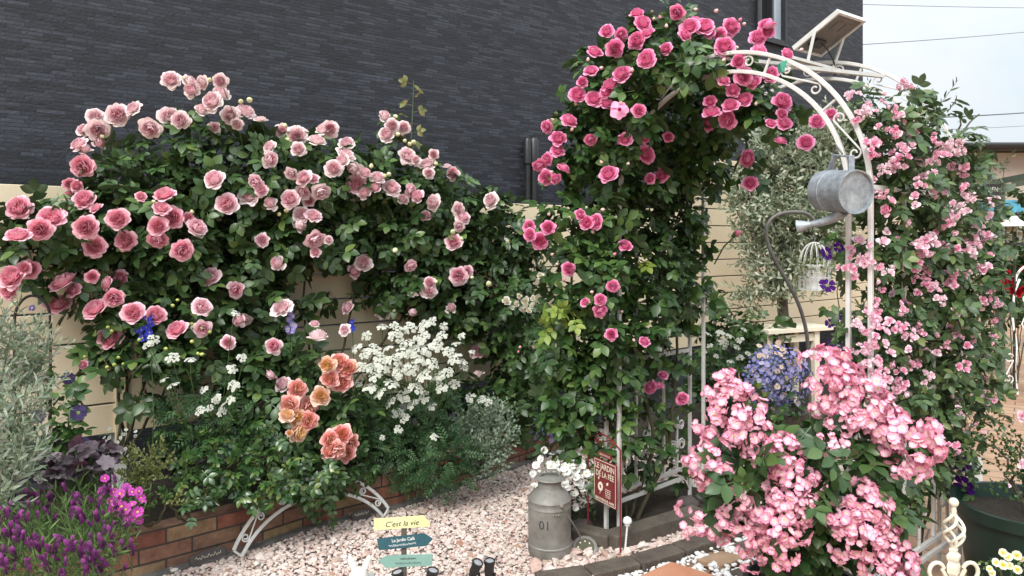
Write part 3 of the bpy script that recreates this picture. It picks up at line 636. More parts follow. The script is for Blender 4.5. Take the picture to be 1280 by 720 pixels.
def arch():
    root = thing('rose_arch', 'white metal garden arch of double scrolled hoops, half buried in climbing roses', 'garden arch', (AF['AL']+AF['BR'])/2)
    wm = M['white_metal']; Zv = np.array([0,0,1.])
    def hoop(a, b, top, inset, wid):
        u = unit(b-a); w = np.linalg.norm(b-a); R = w/2-inset; c = (a+b)/2; zs = top-w/2
        arc = [c+u*R*math.cos(t)*-1+Zv*(zs+R*math.sin(t)) for t in np.linspace(0, PI, 40)]
        P = [a+u*inset] + [a+u*inset+Zv*zs*k/6 for k in range(1,6)] + arc + [b-u*inset+Zv*zs*k/6 for k in range(5,0,-1)] + [b-u*inset]
        n = np.cross(u, Zv); MB().bar(P, wid, .022, n).build('hoop', wm, root, smooth=False, bevel=.003); return u, c, R, zs, n
    for a, b, top in ((AF['AL'],AF['AR'],2.32),(AF['BL'],AF['BR'],2.41)):
        u, c, R, zs, n = hoop(a, b, top, 0, .017); hoop(a, b, top, .082, .017)
        Rm = R-.043
        for deg in (30, 65, 96, 128, 158):
            th = math.radians(deg); p = c - u*Rm*math.cos(th) + Zv*(zs+Rm*math.sin(th)); X = u*math.sin(th)+Zv*math.cos(th); Y = -u*math.cos(th)+Zv*math.sin(th)
            MB().tube(s_scroll(p, X, Y, .20, .024, turns=1.05), .0040, 6).build('scroll', wm, root)
        for deg in (5, 48, 80, 112, 144, 175):
            th = math.radians(deg); q = -u*math.cos(th)+Zv*math.sin(th); MB().tube([c+Zv*zs+q*(R-.079), c+Zv*zs+q*(R-.006)], .006, 6).build('tie', wm, root)
        for z in (.45, .95, 1.4):
            for e, sg in ((a,1),(b,-1)): MB().tube([e+u*sg*.008+Zv*z, e+u*sg*.077+Zv*z], .005, 6).build('tie', wm, root)
    # bars joining the two hoops
    for deg in (28, 60, 90, 122, 150):
        th = math.radians(deg); pts = []
        for a, b, top in ((AF['AL'],AF['AR'],2.32),(AF['BL'],AF['BR'],2.41)):
            u = unit(b-a); w = np.linalg.norm(b-a); pts.append((a+b)/2 - u*(w/2-.014)*math.cos(th) + Zv*(top-w/2+(w/2-.014)*math.sin(th)))
        t = unit(pts[1]-pts[0]); MB().bar([pts[0]+t*.012, pts[1]-t*.012], .022, .016, unit(np.cross(t, np.cross(Zv, t)))).build('crossbar', wm, root, smooth=False)
    # lattice sides
    for a, b in ((AF['AL'],AF['BL']),(AF['AR'],AF['BR'])):
        t = unit(b-a); Ln = np.linalg.norm(b-a); 
        for z in (.15, .205, .87, 1.70):
            MB().box((a+b)/2+Zv*z, (Ln-.024, .016, .020), [t, np.cross(Zv,t), Zv]).build('rail', wm, root, smooth=False, bevel=.002)
        for f in (.33, .66):
            MB().box(a+t*Ln*f+Zv*.965, (.013,.013,1.49), [t, np.cross(Zv,t), Zv]).build('upright', wm, root, smooth=False)
        for f in (.165, .495, .83):
            p = a+t*Ln*f; MB().box(p+Zv*.36, (.010,.010,.29), [t, np.cross(Zv,t), Zv]).build('upright', wm, root, smooth=False)
            for sg in (1,-1):
                MB().tube(c_curl(p+Zv*.25+t*sg*.008, t*sg, Zv, .16, .035), .0048, 6).build('scroll', wm, root)
                MB().tube(c_curl(p+Zv*.52+t*sg*.008, t*sg, -Zv, .10, .03), .0048, 6).build('scroll', wm, root)
    cl = MB(); cc = (AF['AL']+AF['AR'])/2; u = unit(AF['AR']-AF['AL']); th = math.radians(118); p = cc - u*.60*math.cos(th)+Zv*(1.683+.60*math.sin(th))
    cl.prism([p+u*x+Zv*z+np.array([0,-.02,0]) for x, z in ((-.010,.018),(.018,.026),(.021,.018),(.006,-.022),(-.003,-.018))], (0,.035,0)); cl.build('clip', worn('clip_green', (.05,.30,.20),(.08,.38,.26),.3), root, smooth=False)
arch()

def solar_panel():
    A, B, D = (np.array(p) for p in ((1.404,3.6,2.458),(1.60,3.74,2.458),(1.55,3.42,2.589))); C_ = B+D-A
    root = thing('solar_module', 'small tilted solar panel on two white legs on top of the arch', 'solar panel', (A+C_)/2-np.array([0,0,.12]))
    X, Y = unit(B-A), unit(D-A); Zn = np.cross(X, Y); c = (A+C_)/2; w, h = np.linalg.norm(B-A), np.linalg.norm(D-A); ax = [X, Y, Zn]
    if Zn[2] < 0: ax = [X, Y, -Zn]
    Zn = ax[2]
    MB().box(c, (w-.024,h-.024,.008), ax).build('back_sheet', M['panel_back'], root, smooth=False)
    MB().box(c+Zn*.0065, (w-.024,h-.024,.004), ax).build('solar_cells', M['panel_cell'], root, smooth=False)
    f = MB()
    for s in (-1,1): f.box(c+X*s*(w/2-.006), (.012,h,.024), ax); f.box(c+Y*s*(h/2-.006), (w-.025,.012,.022), ax)
    f.build('frame', M['white_metal'], root, smooth=False)
    MB().box(c-Zn*.012-Y*h*.22-X*.02, (.09,.05,.018), ax).build('junction_box', M['black_metal'], root, smooth=False, bevel=.003)
    for k, (x, y) in enumerate(((-.02,.22),(.05,.22))): MB().box(c-Zn*.0055+X*x*w/.24+Y*y*h, (.05,.055,.002), ax).build('sticker', M['grey_metal'], root, smooth=False)
    ft = [np.array([1.447,3.52,2.375]), np.array([1.625,3.64,2.37])]
    for s, e in ((-1,ft[0]),(1,ft[1])):
        MB().tube([c+X*s*(w/2+.005)-Zn*.005, e], .008, 6).build('leg', M['white_metal'], root)
    P = [c-Zn*.02-Y*.05, c-Zn*.06+X*.05-Y*.05, c-Zn*.13+X*.09-Y*.08, c+X*.08+np.array([0,.03,-.19])]
    Q = [P[0]*(1-t)**3+3*P[1]*t*(1-t)**2+3*P[2]*t*t*(1-t)+P[3]*t**3 for t in np.linspace(0,1,14)]; MB().tube(Q, .004, 6).build('cable', M['black_metal'], root)
    MB().box((ft[0]+ft[1])/2-np.array([0,0,.008]), (np.linalg.norm(ft[1]-ft[0])+.3,.03,.014), [unit(ft[1]-ft[0]), np.cross((0,0,1),unit(ft[1]-ft[0])),(0,0,1)]).build('mounting_bar', M['white_metal'], root, smooth=False)
solar_panel()

def frame_from(Zx):
    Z = unit(np.array(Zx, float)); X = unit(np.cross((0,0,1), Z)); return [X, np.cross(Z, X), Z]
def watering_can():
    b = W(1070,240,2.58); axn = unit(np.array([-.30,.95,.10])); ax = frame_from(axn); r = .077; Ln = .165
    root = thing('watering_can', 'galvanised watering can hung on its side from the arch post', 'watering can', b)
    m = MB(); m.lathe(b, [(0,.006),(r-.004,.006),(r-.003,-.003),(r+.002,-.004),(r+.003,.004),(r,.010),(r,Ln*.66),(r+.0025,Ln*.67),(r+.0025,Ln*.69),(r,Ln*.70),(r*.97,Ln-.01),(r*.985,Ln-.005),(r*.97,Ln),(r*.9,Ln),(r*.9,Ln*.5)], 48, ax)
    m.build('body', M['galv'], root)
    X, Y, Z = ax; Up = unit(np.array([0,0,1.])-Z*Z[2]); Sd = np.cross(Up, Z)
    p0 = b+Z*.055-Up*r*.92; p1 = b+Z*.10-Up*(r+.035); p2 = W(1012,281,2.73)
    sp = [p0*(1-t)**2+2*p1*t*(1-t)+p2*t*t for t in np.linspace(0,1,12)]
    m = MB(); m.tube(sp, np.linspace(.022,.012,12), 16); m.build('spout', M['galv'], root)
    t = unit(sp[-1]-sp[-2]); m = MB(); m.lathe(sp[-1]-t*.006, [(.012,0),(.013,.006),(.025,.046),(.027,.050),(.025,.0505),(.0,.051)], 20, frame_from(t)); m.build('sprinkler_rose', M['galv'], root)
    q = [b+Z*.03+Up*(r-.004), b+Z*.035+Up*(r+.05), b+Z*.115+Up*(r+.055), b+Z*.14+Up*(r-.004)]; m = MB(); m.bar(q, .010, .024, Sd); m.build('handle', M['galv'], root, smooth=False, bevel=.002)
    MB().tube([b+Z*.08+Up*(r+.06), b+Z*.08+Up*(r+.10)+np.array([.0,.06,0]), b+Z*.08+Up*(r+.02)+np.array([0,.10,0])], .0035, 6).build('hanging_wire', M['grey_metal'], root)
watering_can()

def milk_can():
    c = G(687, 693); c[2] = .008; root = thing('milk_can', 'weathered grey zinc milk can numbered 01 on the gravel', 'milk can', c)
    r = .103
    b = MB(); b.lathe(c, [(.088,0),(.099,.004),(.103,.015),(.103,.045),(.1055,.048),(.1055,.053),(.102,.057),(.102,.225),(.1045,.228),(.1045,.232),(.102,.236),(.1025,.258),(.1045,.262),(.101,.268),(.088,.287),(.070,.302),(.060,.309),(.056,.315),(.055,.350),(.0,.350)], 48); bd = b.build('body', M['zinc'], root)
    l = MB(); l.lathe(c, [(.050,.351),(.066,.352),(.074,.357),(.072,.361),(.060,.366),(.030,.371),(0,.372)], 40); l.build('lid', M['zinc'], root)
    h = MB(); P = [c+np.array([-.052,.0,.364])+np.array([.104*t, -.01, .034*min(1,4*t*(1-t)*1.6)]) for t in np.linspace(0,1,12)]; h.bar(P, .006, .016, (0,1,0)); h.build('lid_handle', M['zinc'], root, smooth=False)
    # side bail
    a = np.array([.5,-.86,0]); p = c+a*.104+np.array([0,0,.255])
    MB().ball(p, .010, 10, 8).build('rivet', M['rustzinc'], root)
    for dx in (-.03,.0,.03): MB().ball(c+np.array([.104*math.sin(.55+dx*4-.3), -.104*math.cos(.55+dx*4-.3), .215]), .005, 8, 6).build('rivet', M['rustzinc'], root)
    P = [p+a*.008, p+np.array([.035,-.012,-.05]), p+np.array([.068,-.005,-.105]), p+np.array([.085,.0,-.135]), p+np.array([.085,.004,-.155]), p+np.array([.075,.006,-.16])]
    MB().tube(P, .0035, 8).build('bail_handle', M['grey_metal'], root)
    # number on the curved wall
    for ch, ang in (('0',-.42),('1',-.14)):
        n = np.array([math.sin(ang),-math.cos(ang),0]); X = np.array([math.cos(ang),math.sin(ang),0]); text(ch, .042, M['ink'], bd, c+n*.1022+np.array([0,0,.165]), X, (0,0,1), name='number')
milk_can()

def ground_light():
    c = G(731, 693); c[2] = .03; n = unit(np.array([-.1,-.62,.78])); root = thing('solar_ground_light', 'round silver solar ground light tilted on the gravel', 'ground light', c*np.array([1,1,0]))
    ax = frame_from(n)
    MB().lathe(c, [(.0,-.016),(.040,-.016),(.052,-.010),(.060,-.002),(.061,.003),(.056,.007),(.046,.008),(.043,.002)], 32, ax).build('rim', M['zinc'], root)
    MB().lathe(c, [(.0425,.0055),(.0,.0065)], 32, ax).build('solar_face', M['solar_face'], root)
    for k in range(8):
        a = 2*PI*k/8; MB().ball(c+ax[0]*.031*math.cos(a)+ax[1]*.031*math.sin(a)+n*.006, .0042, 8, 6).build('lamp', M['lampdot'], root)
    MB().tube([c-n*.016, c-n*.016+np.array([0,.02,-.03])], .008, 8).build('spike', M['black_metal'], root)
ground_light()

def red_sign():
    l, r = np.array([.385,3.64,0]), np.array([.515,3.42,0]); t = unit(r-l); n = np.cross(t, (0,0,1)); 
    root = thing('garden_sign', 'burgundy enamel sign lettered LE JARDIN DE LA FÉE on two wire legs', 'sign', (l+r)/2); Zv = np.array([0,0,1.])
    ln = np.linalg.norm(r-l)
    for p in (l, r): MB().tube([p-Zv*.0, p+Zv*.50], .0042, 8).build('leg', M['sign_red'], root)
    top = [l+Zv*.50+t*ln*x+Zv*.045*math.sin(PI*x) for x in np.linspace(0,1,14)]; MB().tube(top, .0042, 8).build('top_bow', M['sign_red'], root)
    MB().tube(s_scroll((l+r)/2+Zv*.512, t, Zv, .15, .02), .003, 6).build('scroll', M['sign_red'], root)
    c = (l+r)/2+Zv*.318+t*.022; W_, H_ = ln*.70, .212; ax = [t, np.cross(Zv,t), Zv]
    c = c + n*.008
    b = MB().box(c, (W_, .006, H_), ax).build('board', M['sign_red'], root, smooth=False, bevel=.001)
    bar = MB().box(c+Zv*(H_/2+.026), (.10,.006,.022), ax).build('name_bar', M['sign_red'], root, smooth=False)
    f = c+n*.003
    text('BIENVENUE', .009, M['cream'], bar, f+Zv*(H_/2+.026), t, Zv, width=.08)
    text('LE JARDIN', .029, M['cream'], b, f+Zv*.072, t, Zv, width=W_*.82, bold=.012); text('DE LA FÉE', .027, M['cream'], b, f+Zv*.034, t, Zv, width=W_*.78, bold=.012)
    text('BIENVENUE AMIS', .013, M['cream'], b, f-Zv*.088, t, Zv, width=W_*.82, bold=.02)
    e = MB()
    for s in (-1,1):
        e.box(f+n*.0006+t*s*(W_/2-.007), (.0025,.001,H_-.012), ax); e.box(f+n*.0006+Zv*s*(H_/2-.006), (W_-.017,.001,.0025), ax)
    e.build('border_line', M['cream'], b, smooth=False)
    d = MB()                                             # the little flower drawing and lines of small print
    for k in range(9):
        a = 2*PI*k/9; q = f+n*.001-t*.030-Zv*.026+t*.013*math.cos(a)+Zv*.016*math.sin(a); d.ball(q, .0075, 7, 5, (1,.12,1))
    d.tube([f+n*.001-t*.030-Zv*.040, f+n*.001-t*.038-Zv*.062], .0018, 5)
    for px_, pz in ((-.045,.012),(.02,-.003),(.025,.0)): d.ball(f+n*.001+t*px_+Zv*pz, .005, 6, 5, (.8,.15,1.5))
    for k in range(5):
        z = -.030-.009*k; d.tube([f+n*.001+t*(.004+.0052*i)+Zv*(z+.0022*math.sin(i*2.1+k)) for i in range(9)], .0011, 5)
    d.build('flower_print', M['cream'], b)
red_sign()

def pin_light():
    c = G(781, 692); root = thing('pin_light', 'white mushroom capped pin light with a twisted stem by the edging pavers', 'garden light', c)
    P = [c+np.array([.012*t,0,.135*t]) for t in np.linspace(0,1,24)]; MB().tube(P, [.0042+.0012*(i%2) for i in range(24)], 10).build('stem', M['white'], root)
    q = P[-1]; MB().lathe(q, [(.006,-.004),(.013,0),(.013,.012),(.021,.014),(.0225,.022),(.018,.034),(.008,.041),(0,.042)], 20).build('cap', M['white'], root)
pin_light()

def arrow_sign():
    d = 2.78; base = np.array([W(505,700,d)[0], d, 0]); root = thing('arrow_signpost', 'small signpost with yellow, teal and sage arrow boards', 'signpost', base); Zv = np.array([0,0,1.])
    MB().box(base+Zv*.205, (.020,.012,.41)).build('post', M['wood_grey'], root, smooth=False, bevel=.002)
    def board(pts, mat, name):
        P = [W(x, y, d-.012) for x, y in pts]; return MB().prism(P, (0,.006,0)).build(name, mat, root, smooth=False)
    def dirs(a, b): A = W(*a, d); B = W(*b, d); X = unit(B-A); return X, np.cross(np.array([0,-1.,0]), X)*-1
    b = board([(467,649),(529,645),(537,653),(537,658),(467,663),(468,656)][::-1], M['sign_yellow'], 'arrow_board'); X, _ = dirs((470,657),(536,652)); Y = np.cross(np.array([0,-1.,0]), X); Y = Y if Y[2] > 0 else -Y
    c = W(502,654.5,d-.012); text("C'est la vie", .021, M['ink'], b, c, X, Y, shear=.3, width=.128, bold=.004)
    b = board([(471,674),(530,667),(541,674),(533,682.5),(474,688)][::-1], M['sign_teal'], 'arrow_board'); X, _ = dirs((471,674),(530,667)); Y = np.cross(np.array([0,-1.,0]), X); Y = Y if Y[2] > 0 else -Y
    c = W(504,674.5,d-.012); text('Le Jardin Café', .0125, M['white'], b, c, X, Y, width=.088, bold=.012)
    def squig(b, cx, cy, w, mat, th=.0009):
        m = MB(); rr = np.random.default_rng(int(cx*7)); n = 60; P = []
        for i in range(n):
            t = i/(n-1); P.append(W(cx,cy,d-.0125)+X*(t-.5)*w+Y*(.0035*math.sin(i*1.35)*(.5+rr.random())+(.004 if i%11 == 0 else 0)))
        m.tube(P, th, 5); m.build('script_line', mat, b)
    squig(b, 503, 681, .105, M['white'])
    b = board([(473,701),(483,695),(541,693),(540,707),(482,710)][::-1], M['sign_sage'], 'arrow_board'); X, _ = dirs((483,695),(541,693)); Y = np.cross(np.array([0,-1.,0]), X); Y = Y if Y[2] > 0 else -Y
    squig(b, 510, 698.5, .06, M['ink'], .0006); squig(b, 510, 704, .10, M['ink'], .0006)
arrow_sign()

def spot(px, py, d, tilt, lb):
    h = W(px, py, d); g = np.array([h[0], h[1]+.02, 0]); root = thing('spike_spotlight', lb, 'spotlight', g, 'black garden spotlights in the gravel'); n = unit(np.array(tilt, float)); ax = frame_from(n)
    MB().lathe(h, [(.0,-.07),(.014,-.07),(.017,-.06),(.017,-.045),(.020,-.043),(.020,-.012),(.0225,-.010),(.0225,.006),(.019,.007),(.018,.002)], 20, ax).build('lamp_head', M['black_metal'], root)
    MB().lathe(h, [(.018,.002),(0,.004)], 20, ax).build('lens', M['lens'], root)
    k = h-n*.05; MB().tube([k+np.array([.022,0,-.0]), k+np.array([.024,.01,-.05]), k+np.array([.0,.02,-.06])], .006, 8).build('bracket', M['black_metal'], root)
    MB().tube([k+np.array([0,.02,-.055]), g], .006, 8).build('spike', M['black_metal'], root)
spot(597, 704, 2.9, (.35,-.25,.9), 'tilted black spike spotlight, left one of the pair away from the signpost')
spot(612, 702, 2.92, (.05,-.12,1), 'upright black spike spotlight, right one of the pair away from the signpost')
spot(497, 716, 2.70, (-.2,-.1,1), 'black spike spotlight just left of the signpost base')
spot(541, 714, 2.70, (.25,-.1,1), 'black spike spotlight just right of the signpost base')

def rabbit():
    d = 2.80; e = W(450, 722, d); root = thing('rabbit_statue', 'white stone rabbit statue with upright ears on the gravel', 'statue', np.array([e[0],d,0])); g = WL[root]
    m = MB(); m.ball(g+(0,.03,.095), .088, 16, 12, (.9,1.15,1.1)); m.ball(g+(0,-.03,.196), .042, 16, 12, (.95,1.1,1.)); m.ball(g+(0,-.065,.186), .022, 10, 8)
    for s in (-1,1):
        m.ball(g+(s*.03,-.05,.02), .022, 10, 8, (.9,1.5,.8)); m.ball(g+(s*.06,.05,.04), .04, 10, 8, (.6,1.2,1))
        b = g+np.array([s*.017,-.015,.218]); X = unit(np.array([1,-.25*s,0])); Z = unit(np.array([s*.35,.05,1])); m.ball((0,0,0), 1, 12, 10)
        n = 12*9+2; vs = m.v[-n:]; m.v[-n:] = [tuple(b+Z*.028+X*v[0]*.014+np.cross(Z,X)*v[1]*.006+Z*v[2]*.037) for v in vs]
    m.build('body', M['stone_white'], root)
    for s in (-1,1): MB().ball(g+(s*.033,-.060,.203), .005, 8, 6).build('eye', M['ink'], root)
rabbit()

def border_hoop():
    a, b = np.array([-1.30,3.37,0]), np.array([-.665,3.90,0]); u = unit(b-a); w = np.linalg.norm(b-a); root = thing('border_arch', 'low white double rail metal arch with scrolls leaning on the brick bed', 'border arch', (a+b)/2); Zv = np.array([0,0,1.])
    lean = unit(np.array([-u[1],u[0],0])*.22+Zv); n = np.cross(u, lean); wm = M['white_metal']
    def curve(w_, h_, z0): return [(a+b)/2+u*w_/2*math.sin(t)+lean*(z0+h_*(math.cos(t)-math.cos(1.05))/(1-math.cos(1.05))) for t in np.linspace(-1.05,1.05,30)]
    k = 1/math.sin(1.05); P1 = curve(w*k, .245, .045); P2 = curve((w-.07)*k, .195, .008)
    for P in (P1, P2): MB().bar(P, .016, .012, n).build('rail', wm, root, smooth=False, bevel=.002)
    for i in (0, 29): MB().tube([P1[i], P2[i]], .0055, 6).build('tie', wm, root)
    for i in (4, 11, 18, 25):
        c = (P1[i]+P2[i])/2; X = unit(P1[min(29,i+2)]-P1[i-2]); MB().tube(s_scroll(c, X, np.cross(n, X), .15, .020), .004, 6).build('scroll', wm, root)
border_hoop()

def slate_label(p0, p1, h, lb):
    root = thing('slate_marker', lb, 'plant marker', (np.array(p0)+np.array(p1))/2, 'slate markers along the brick bed'); a, b = np.array(p0), np.array(p1); u = unit(b-a); Z = unit(np.array([-u[1]*.3, u[0]*.3, 1])); n = np.cross(u, Z); w = np.linalg.norm(b-a)
    sl = MB().prism([a+Z*.0, a+u*w*.5-Z*.004, b, b+Z*h*.75, a+u*w*.8+Z*h, a+u*w*.35+Z*h*.95, a+Z*h*.8], -n*.014).build('slab', M['slate'], root, smooth=False, bevel=.003)
    P = [a+u*w*(.15+.7*i/30)+Z*(h*.5+.006*math.sin(i*1.7)+.004*math.sin(i*.9))+n*.0012 for i in range(31)]; MB().tube(P, .0011, 5).build('chalk_writing', M['cream'], sl)
slate_label((-1.46,3.27,.012), (-1.34,3.385,.012), .055, 'dark slate marker with chalk writing at the left foot of the low white arch')
slate_label((-.845,3.81,.012), (-.755,3.88,.012), .05, 'dark slate marker with chalk writing near the right end of the low white arch')

def trellis():
    d = 3.22; root = thing('plant_trellis', 'black wire hoop trellis with clematis in front of the left fence', 'trellis', W(40,560,d)*np.array([1,1,0])+np.array([0,0,.18])); bm = M['black_metal']
    a = W(18,300,d); b = W(63,300,d+.05); a[2] = b[2] = .18; zt = CH-70*d/F
    P = [a, a+(0,0,.5)] + [ (a+b)/2 + (a-b)/2*math.cos(t) + np.array([0,0,zt-.18-.11+.11*math.sin(t)]) for t in np.linspace(0,PI,14)] + [b+(0,0,.5), b]
    MB().tube(P, .0065, 8).build('hoop', bm, root)
    for y in (407, 475, 480): 
        p, q = W(19,y,d), W(62,y-4,d+.05); MB().tube([p,q], .004, 6).build('crossbar', bm, root)
trellis()

def hook_and_cage():
    d = 4.75; pts = [(1012,470),(1010,440),(1008,415),(1000,385),(987,357),(970,328),(960,305),(958,287),(964,274),(977,267),(995,265),(1010,268),(1018,277),(1018,284)]
    Q = [W(x, y, d) for x, y in pts]; base = Q[0]*np.array([1,1,0]); root = thing('shepherd_hook', 'curved dark metal shepherd hook in front of the olive tree', 'plant hook', base)
    P = [base]+Q; R = []
    for i in range(len(P)-1):
        p0, p1, p2, p3 = P[max(0,i-1)], P[i], P[i+1], P[min(len(P)-1,i+2)]
        for t in np.linspace(0,1,5,endpoint=False): R.append(.5*((2*p1)+(p2-p0)*t+(2*p0-5*p1+4*p2-p3)*t*t+(-p0+3*p1-3*p2+p3)*t**3) if i else p1*(1-t)+p2*t)
    R.append(P[-1]); MB().tube(R, .0125, 10).build('rod', M['grey_metal'], root)
    c = W(1018, 362, d); top = Q[-1]; r = .096; H = top[2]-c[2]-.10
    cg = thing('birdcage_planter', 'white wire birdcage holding a white pot of trailing leaves', 'birdcage', c); wire = M['white_metal']
    zc = H*.52
    for k in range(14):
        a = 2*PI*k/14; v = np.array([math.cos(a),math.sin(a),0])
        Pk = [c+v*r, c+v*r+(0,0,zc)]+[c+v*r*math.cos(t)+np.array([0,0,zc+(H-zc)*math.sin(t)]) for t in np.linspace(.2,PI/2*.98,7)]; MB().tube(Pk, .0028, 5).build('wire', wire, cg)
    for z in (0, zc*.5, zc): MB().tube([c+np.array([r*math.cos(t),r*math.sin(t),z]) for t in np.linspace(0,2*PI,25)], .003, 5).build('ring', wire, cg)
    MB().lathe(c, [(0,.0),(r,.0),(r,.006),(0,.007)], 24).build('tray', wire, cg)
    MB().tube([c+(0,0,H), top-(0,0,.01)], .003, 6).build('hanger', M['grey_metal'], cg)
    pt = thing('white_pot', 'white flower pot standing inside the wire birdcage', 'flower pot', c+np.array([0,0,.008]))
    MB().lathe(c+(0,0,.008), [(0,0),(.060,0),(.070,.09),(.080,.155),(.075,.155),(.06,.14),(0,.14)], 24).build('pot', M['white'], pt)
    return c
CAGE = hook_and_cage()

def plant_stand():
    c = W(995, 410, 6.0); z = c[2]; root = thing('plant_stand', 'cream wooden slatted stand at the foot of the olive tree', 'plant stand', c*np.array([1,1,0])+np.array([0,0,.0]))
    a = W(955,410,5.75)*np.array([1,1,0]); b = W(1036,405,6.05)*np.array([1,1,0]); t = unit(b-a); n = np.array([-t[1],t[0],0]); w = np.linalg.norm(b-a); ax = [t,n,(0,0,1)]
    for k in range(3): MB().box((a+b)/2+n*(.11*k)+np.array([0,0,z]), (w,.10,.035), ax).build('top_slat', M['cream'], root, smooth=False, bevel=.003)
    for f in (.06,.78):
        for o in (.0,.22): MB().box(a+t*w*f+n*o+np.array([0,0,(z-.018)/2]), (.055,.045,z-.018), ax).build('leg', M['cream'], root, smooth=False)
    MB().box((a+b)/2+n*.0+np.array([0,0,z-.07]), (w*.6,.02,.06), ax).build('apron', M['cream'], root, smooth=False)
plant_stand()

def finial():
    d = 2.25; px = 1192; c = W(px, 720, d); c[2] = 0; root = thing('finial_stake', 'cream iron stake topped by an open twisted cage and ball finial', 'garden stake', c); z = lambda y: CH-(y-HY)/F*d
    fm = M['finial']; g = c; MB().tube([g, g+np.array([0,0,z(716)])], .008, 8).build('rod', fm, root)
    MB().lathe(g, [(.010,z(722)),(.020,z(716)),(.022,z(708)),(.017,z(702)),(.022,z(698)),(.023,z(694)),(.013,z(690)),(.015,z(686)),(.008,z(683))], 4).build('collar', fm, root, smooth=False)
    z0, z1 = z(684), z(643)
    for k in range(4):
        P = [g+np.array([ (.006+.026*math.sin(PI*t)**1.2)*math.cos(k*PI/2+t*PI*1.15), (.006+.026*math.sin(PI*t)**1.2)*math.sin(k*PI/2+t*PI*1.15), z0+(z1-z0)*t]) for t in np.linspace(0,1,24)]; MB().tube(P, .0048, 8).build('cage_strand', fm, root)
    MB().lathe(g, [(.006,z(644)),(.0085,z(638)),(.007,z(634)),(.0085,z(632))], 14).build('neck', fm, root); MB().ball(g+np.array([0,0,z(628)]), .0145, 16, 12).build('ball', fm, root)
    for s in (-1,1):
        P = [g+np.array([s*.018,0,z(725)]), g+np.array([s*.035,0,z(712)])]+[g+np.array([s*(.052+.024*math.cos(t)),0,z(712)+.028*math.sin(t)-.006]) for t in np.linspace(PI*.85,-PI*.75,14)]; MB().tube(P, .0062, 8).build('scroll', fm, root)
finial()

def chair():
    d = 7.0; c = W(1272, 330, d)*np.array([1,1,0]); root = thing('scroll_chair', 'white wrought iron chair with scrolled back on the clay paving', 'chair', c); wm = M['white']
    def P3(pts, dy=0): return [c+np.array([x, dy, z]) for x, z in pts]
    for s, x0 in ((-1,-.0),(1,.42)):
        MB().tube(P3([(x0,0),(x0+s*.03,.22),(x0+s*.01,.45),(x0+s*.05,.75),(x0+s*.03,1.0),(x0-s*.02,1.12)]), .011, 8).build('back_leg', wm, root); MB().tube(P3([(x0,0),(x0+s*.02,.25),(x0,.45)], -.4), .011, 8).build('front_leg', wm, root)
    top = [c+np.array([.21-.23*math.cos(t),0,1.1+.18*math.sin(t)]) for t in np.linspace(0,PI,16)]; MB().tube(top, .011, 8).build('back_rail', wm, root)
    for k in range(3): MB().tube(s_scroll(c+np.array([.09+.12*k,0,.8]), (0,0,1), (1,0,0), .34, .05), .006, 6).build('scroll', wm, root)
    for s, x0 in ((1,-.02),(-1,.44)): MB().tube(s_scroll(c+np.array([x0-s*.06,0,.25]), (0,0,1), (1,0,0), .3, .05), .006, 6).build('scroll', wm, root)
    MB().lathe(c+np.array([.21,-.2,.45]), [(0,0),(.235,0),(.24,.012),(.235,.022),(0,.024)], 28).build('seat', wm, root)
chair()
# ------------------------------------------------------------------ plants
LF = {}
LF['wall'] = leaf('wall_rose_leaf', [(0,(0.031,0.068,0.021)),(.5,(0.053,0.108,0.033)),(.85,(0.087,0.156,0.048)),(1,(0.140,0.210,0.053))], .36, .15, .5, (0.065,0.104,0.048))
LF['arch'] = leaf('arch_rose_leaf', [(0,(.027,.070,.020)),(.5,(.048,.108,.028)),(.85,(.088,.165,.042)),(1,(.15,.23,.058))], .38, .2, .48, (.06,.105,.045))
LF['ramb'] = leaf('rambler_leaf', [(0,(0.034,0.071,0.025)),(.5,(0.063,0.115,0.041)),(.85,(0.103,0.172,0.057)),(1,(0.196,0.241,0.081))], .40, .22, .45, (.08,.12,.06))
LF['shrub'] = leaf('shrub_rose_leaf', [(0,(.026,.066,.020)),(.5,(.048,.105,.030)),(1,(.09,.155,.045))], .36, .2, .5, (.055,.10,.045))
LF['gloss'] = leaf('glossy_low_leaf', [(0,(0.024,0.066,0.020)),(.5,(0.044,0.105,0.029)),(.8,(0.083,0.154,0.039)),(1,(0.176,0.220,0.055))], .27, .15, .6)
LF['lime'] = leaf('lime_leaf', [(0,(.15,.24,.04)),(.6,(.24,.33,.06)),(1,(.32,.38,.09))], .4, .3)
LF['silver'] = leaf('silver_leaf', [(0,(.13,.19,.12)),(.5,(.22,.29,.19)),(1,(.35,.42,.30))], .6, .12, .3, (.36,.39,.33))
LF['olive'] = leaf('variegated_leaf', [(0,(.14,.19,.11)),(.5,(.25,.30,.20)),(.8,(.42,.45,.34)),(1,(.58,.58,.46))], .5, .15, .4)
LF['mint'] = leaf('grey_green_leaf', [(0,(.15,.21,.14)),(.6,(.26,.33,.24)),(1,(.38,.44,.34))], .7, .12, .25)
LF['fern'] = leaf('feathery_leaf', [(0,(0.029,0.072,0.029)),(.6,(0.052,0.111,0.044)),(1,(0.091,0.163,0.065))], .55, .2, .35)
LF['box'] = leaf('golden_leaf', [(0,(.13,.17,.05)),(.6,(.24,.27,.09)),(1,(.36,.37,.16))], .5, .2, .4)
LF['lav'] = leaf('lavender_leaf', [(0,(.07,.13,.04)),(.6,(.13,.22,.07)),(1,(.20,.29,.11))], .6, .15, .3)
LF['dark'] = leaf('deep_green_leaf', [(0,(0.026,0.059,0.018)),(.6,(0.044,0.092,0.026)),(1,(0.073,0.126,0.040))], .4, .15, .45)
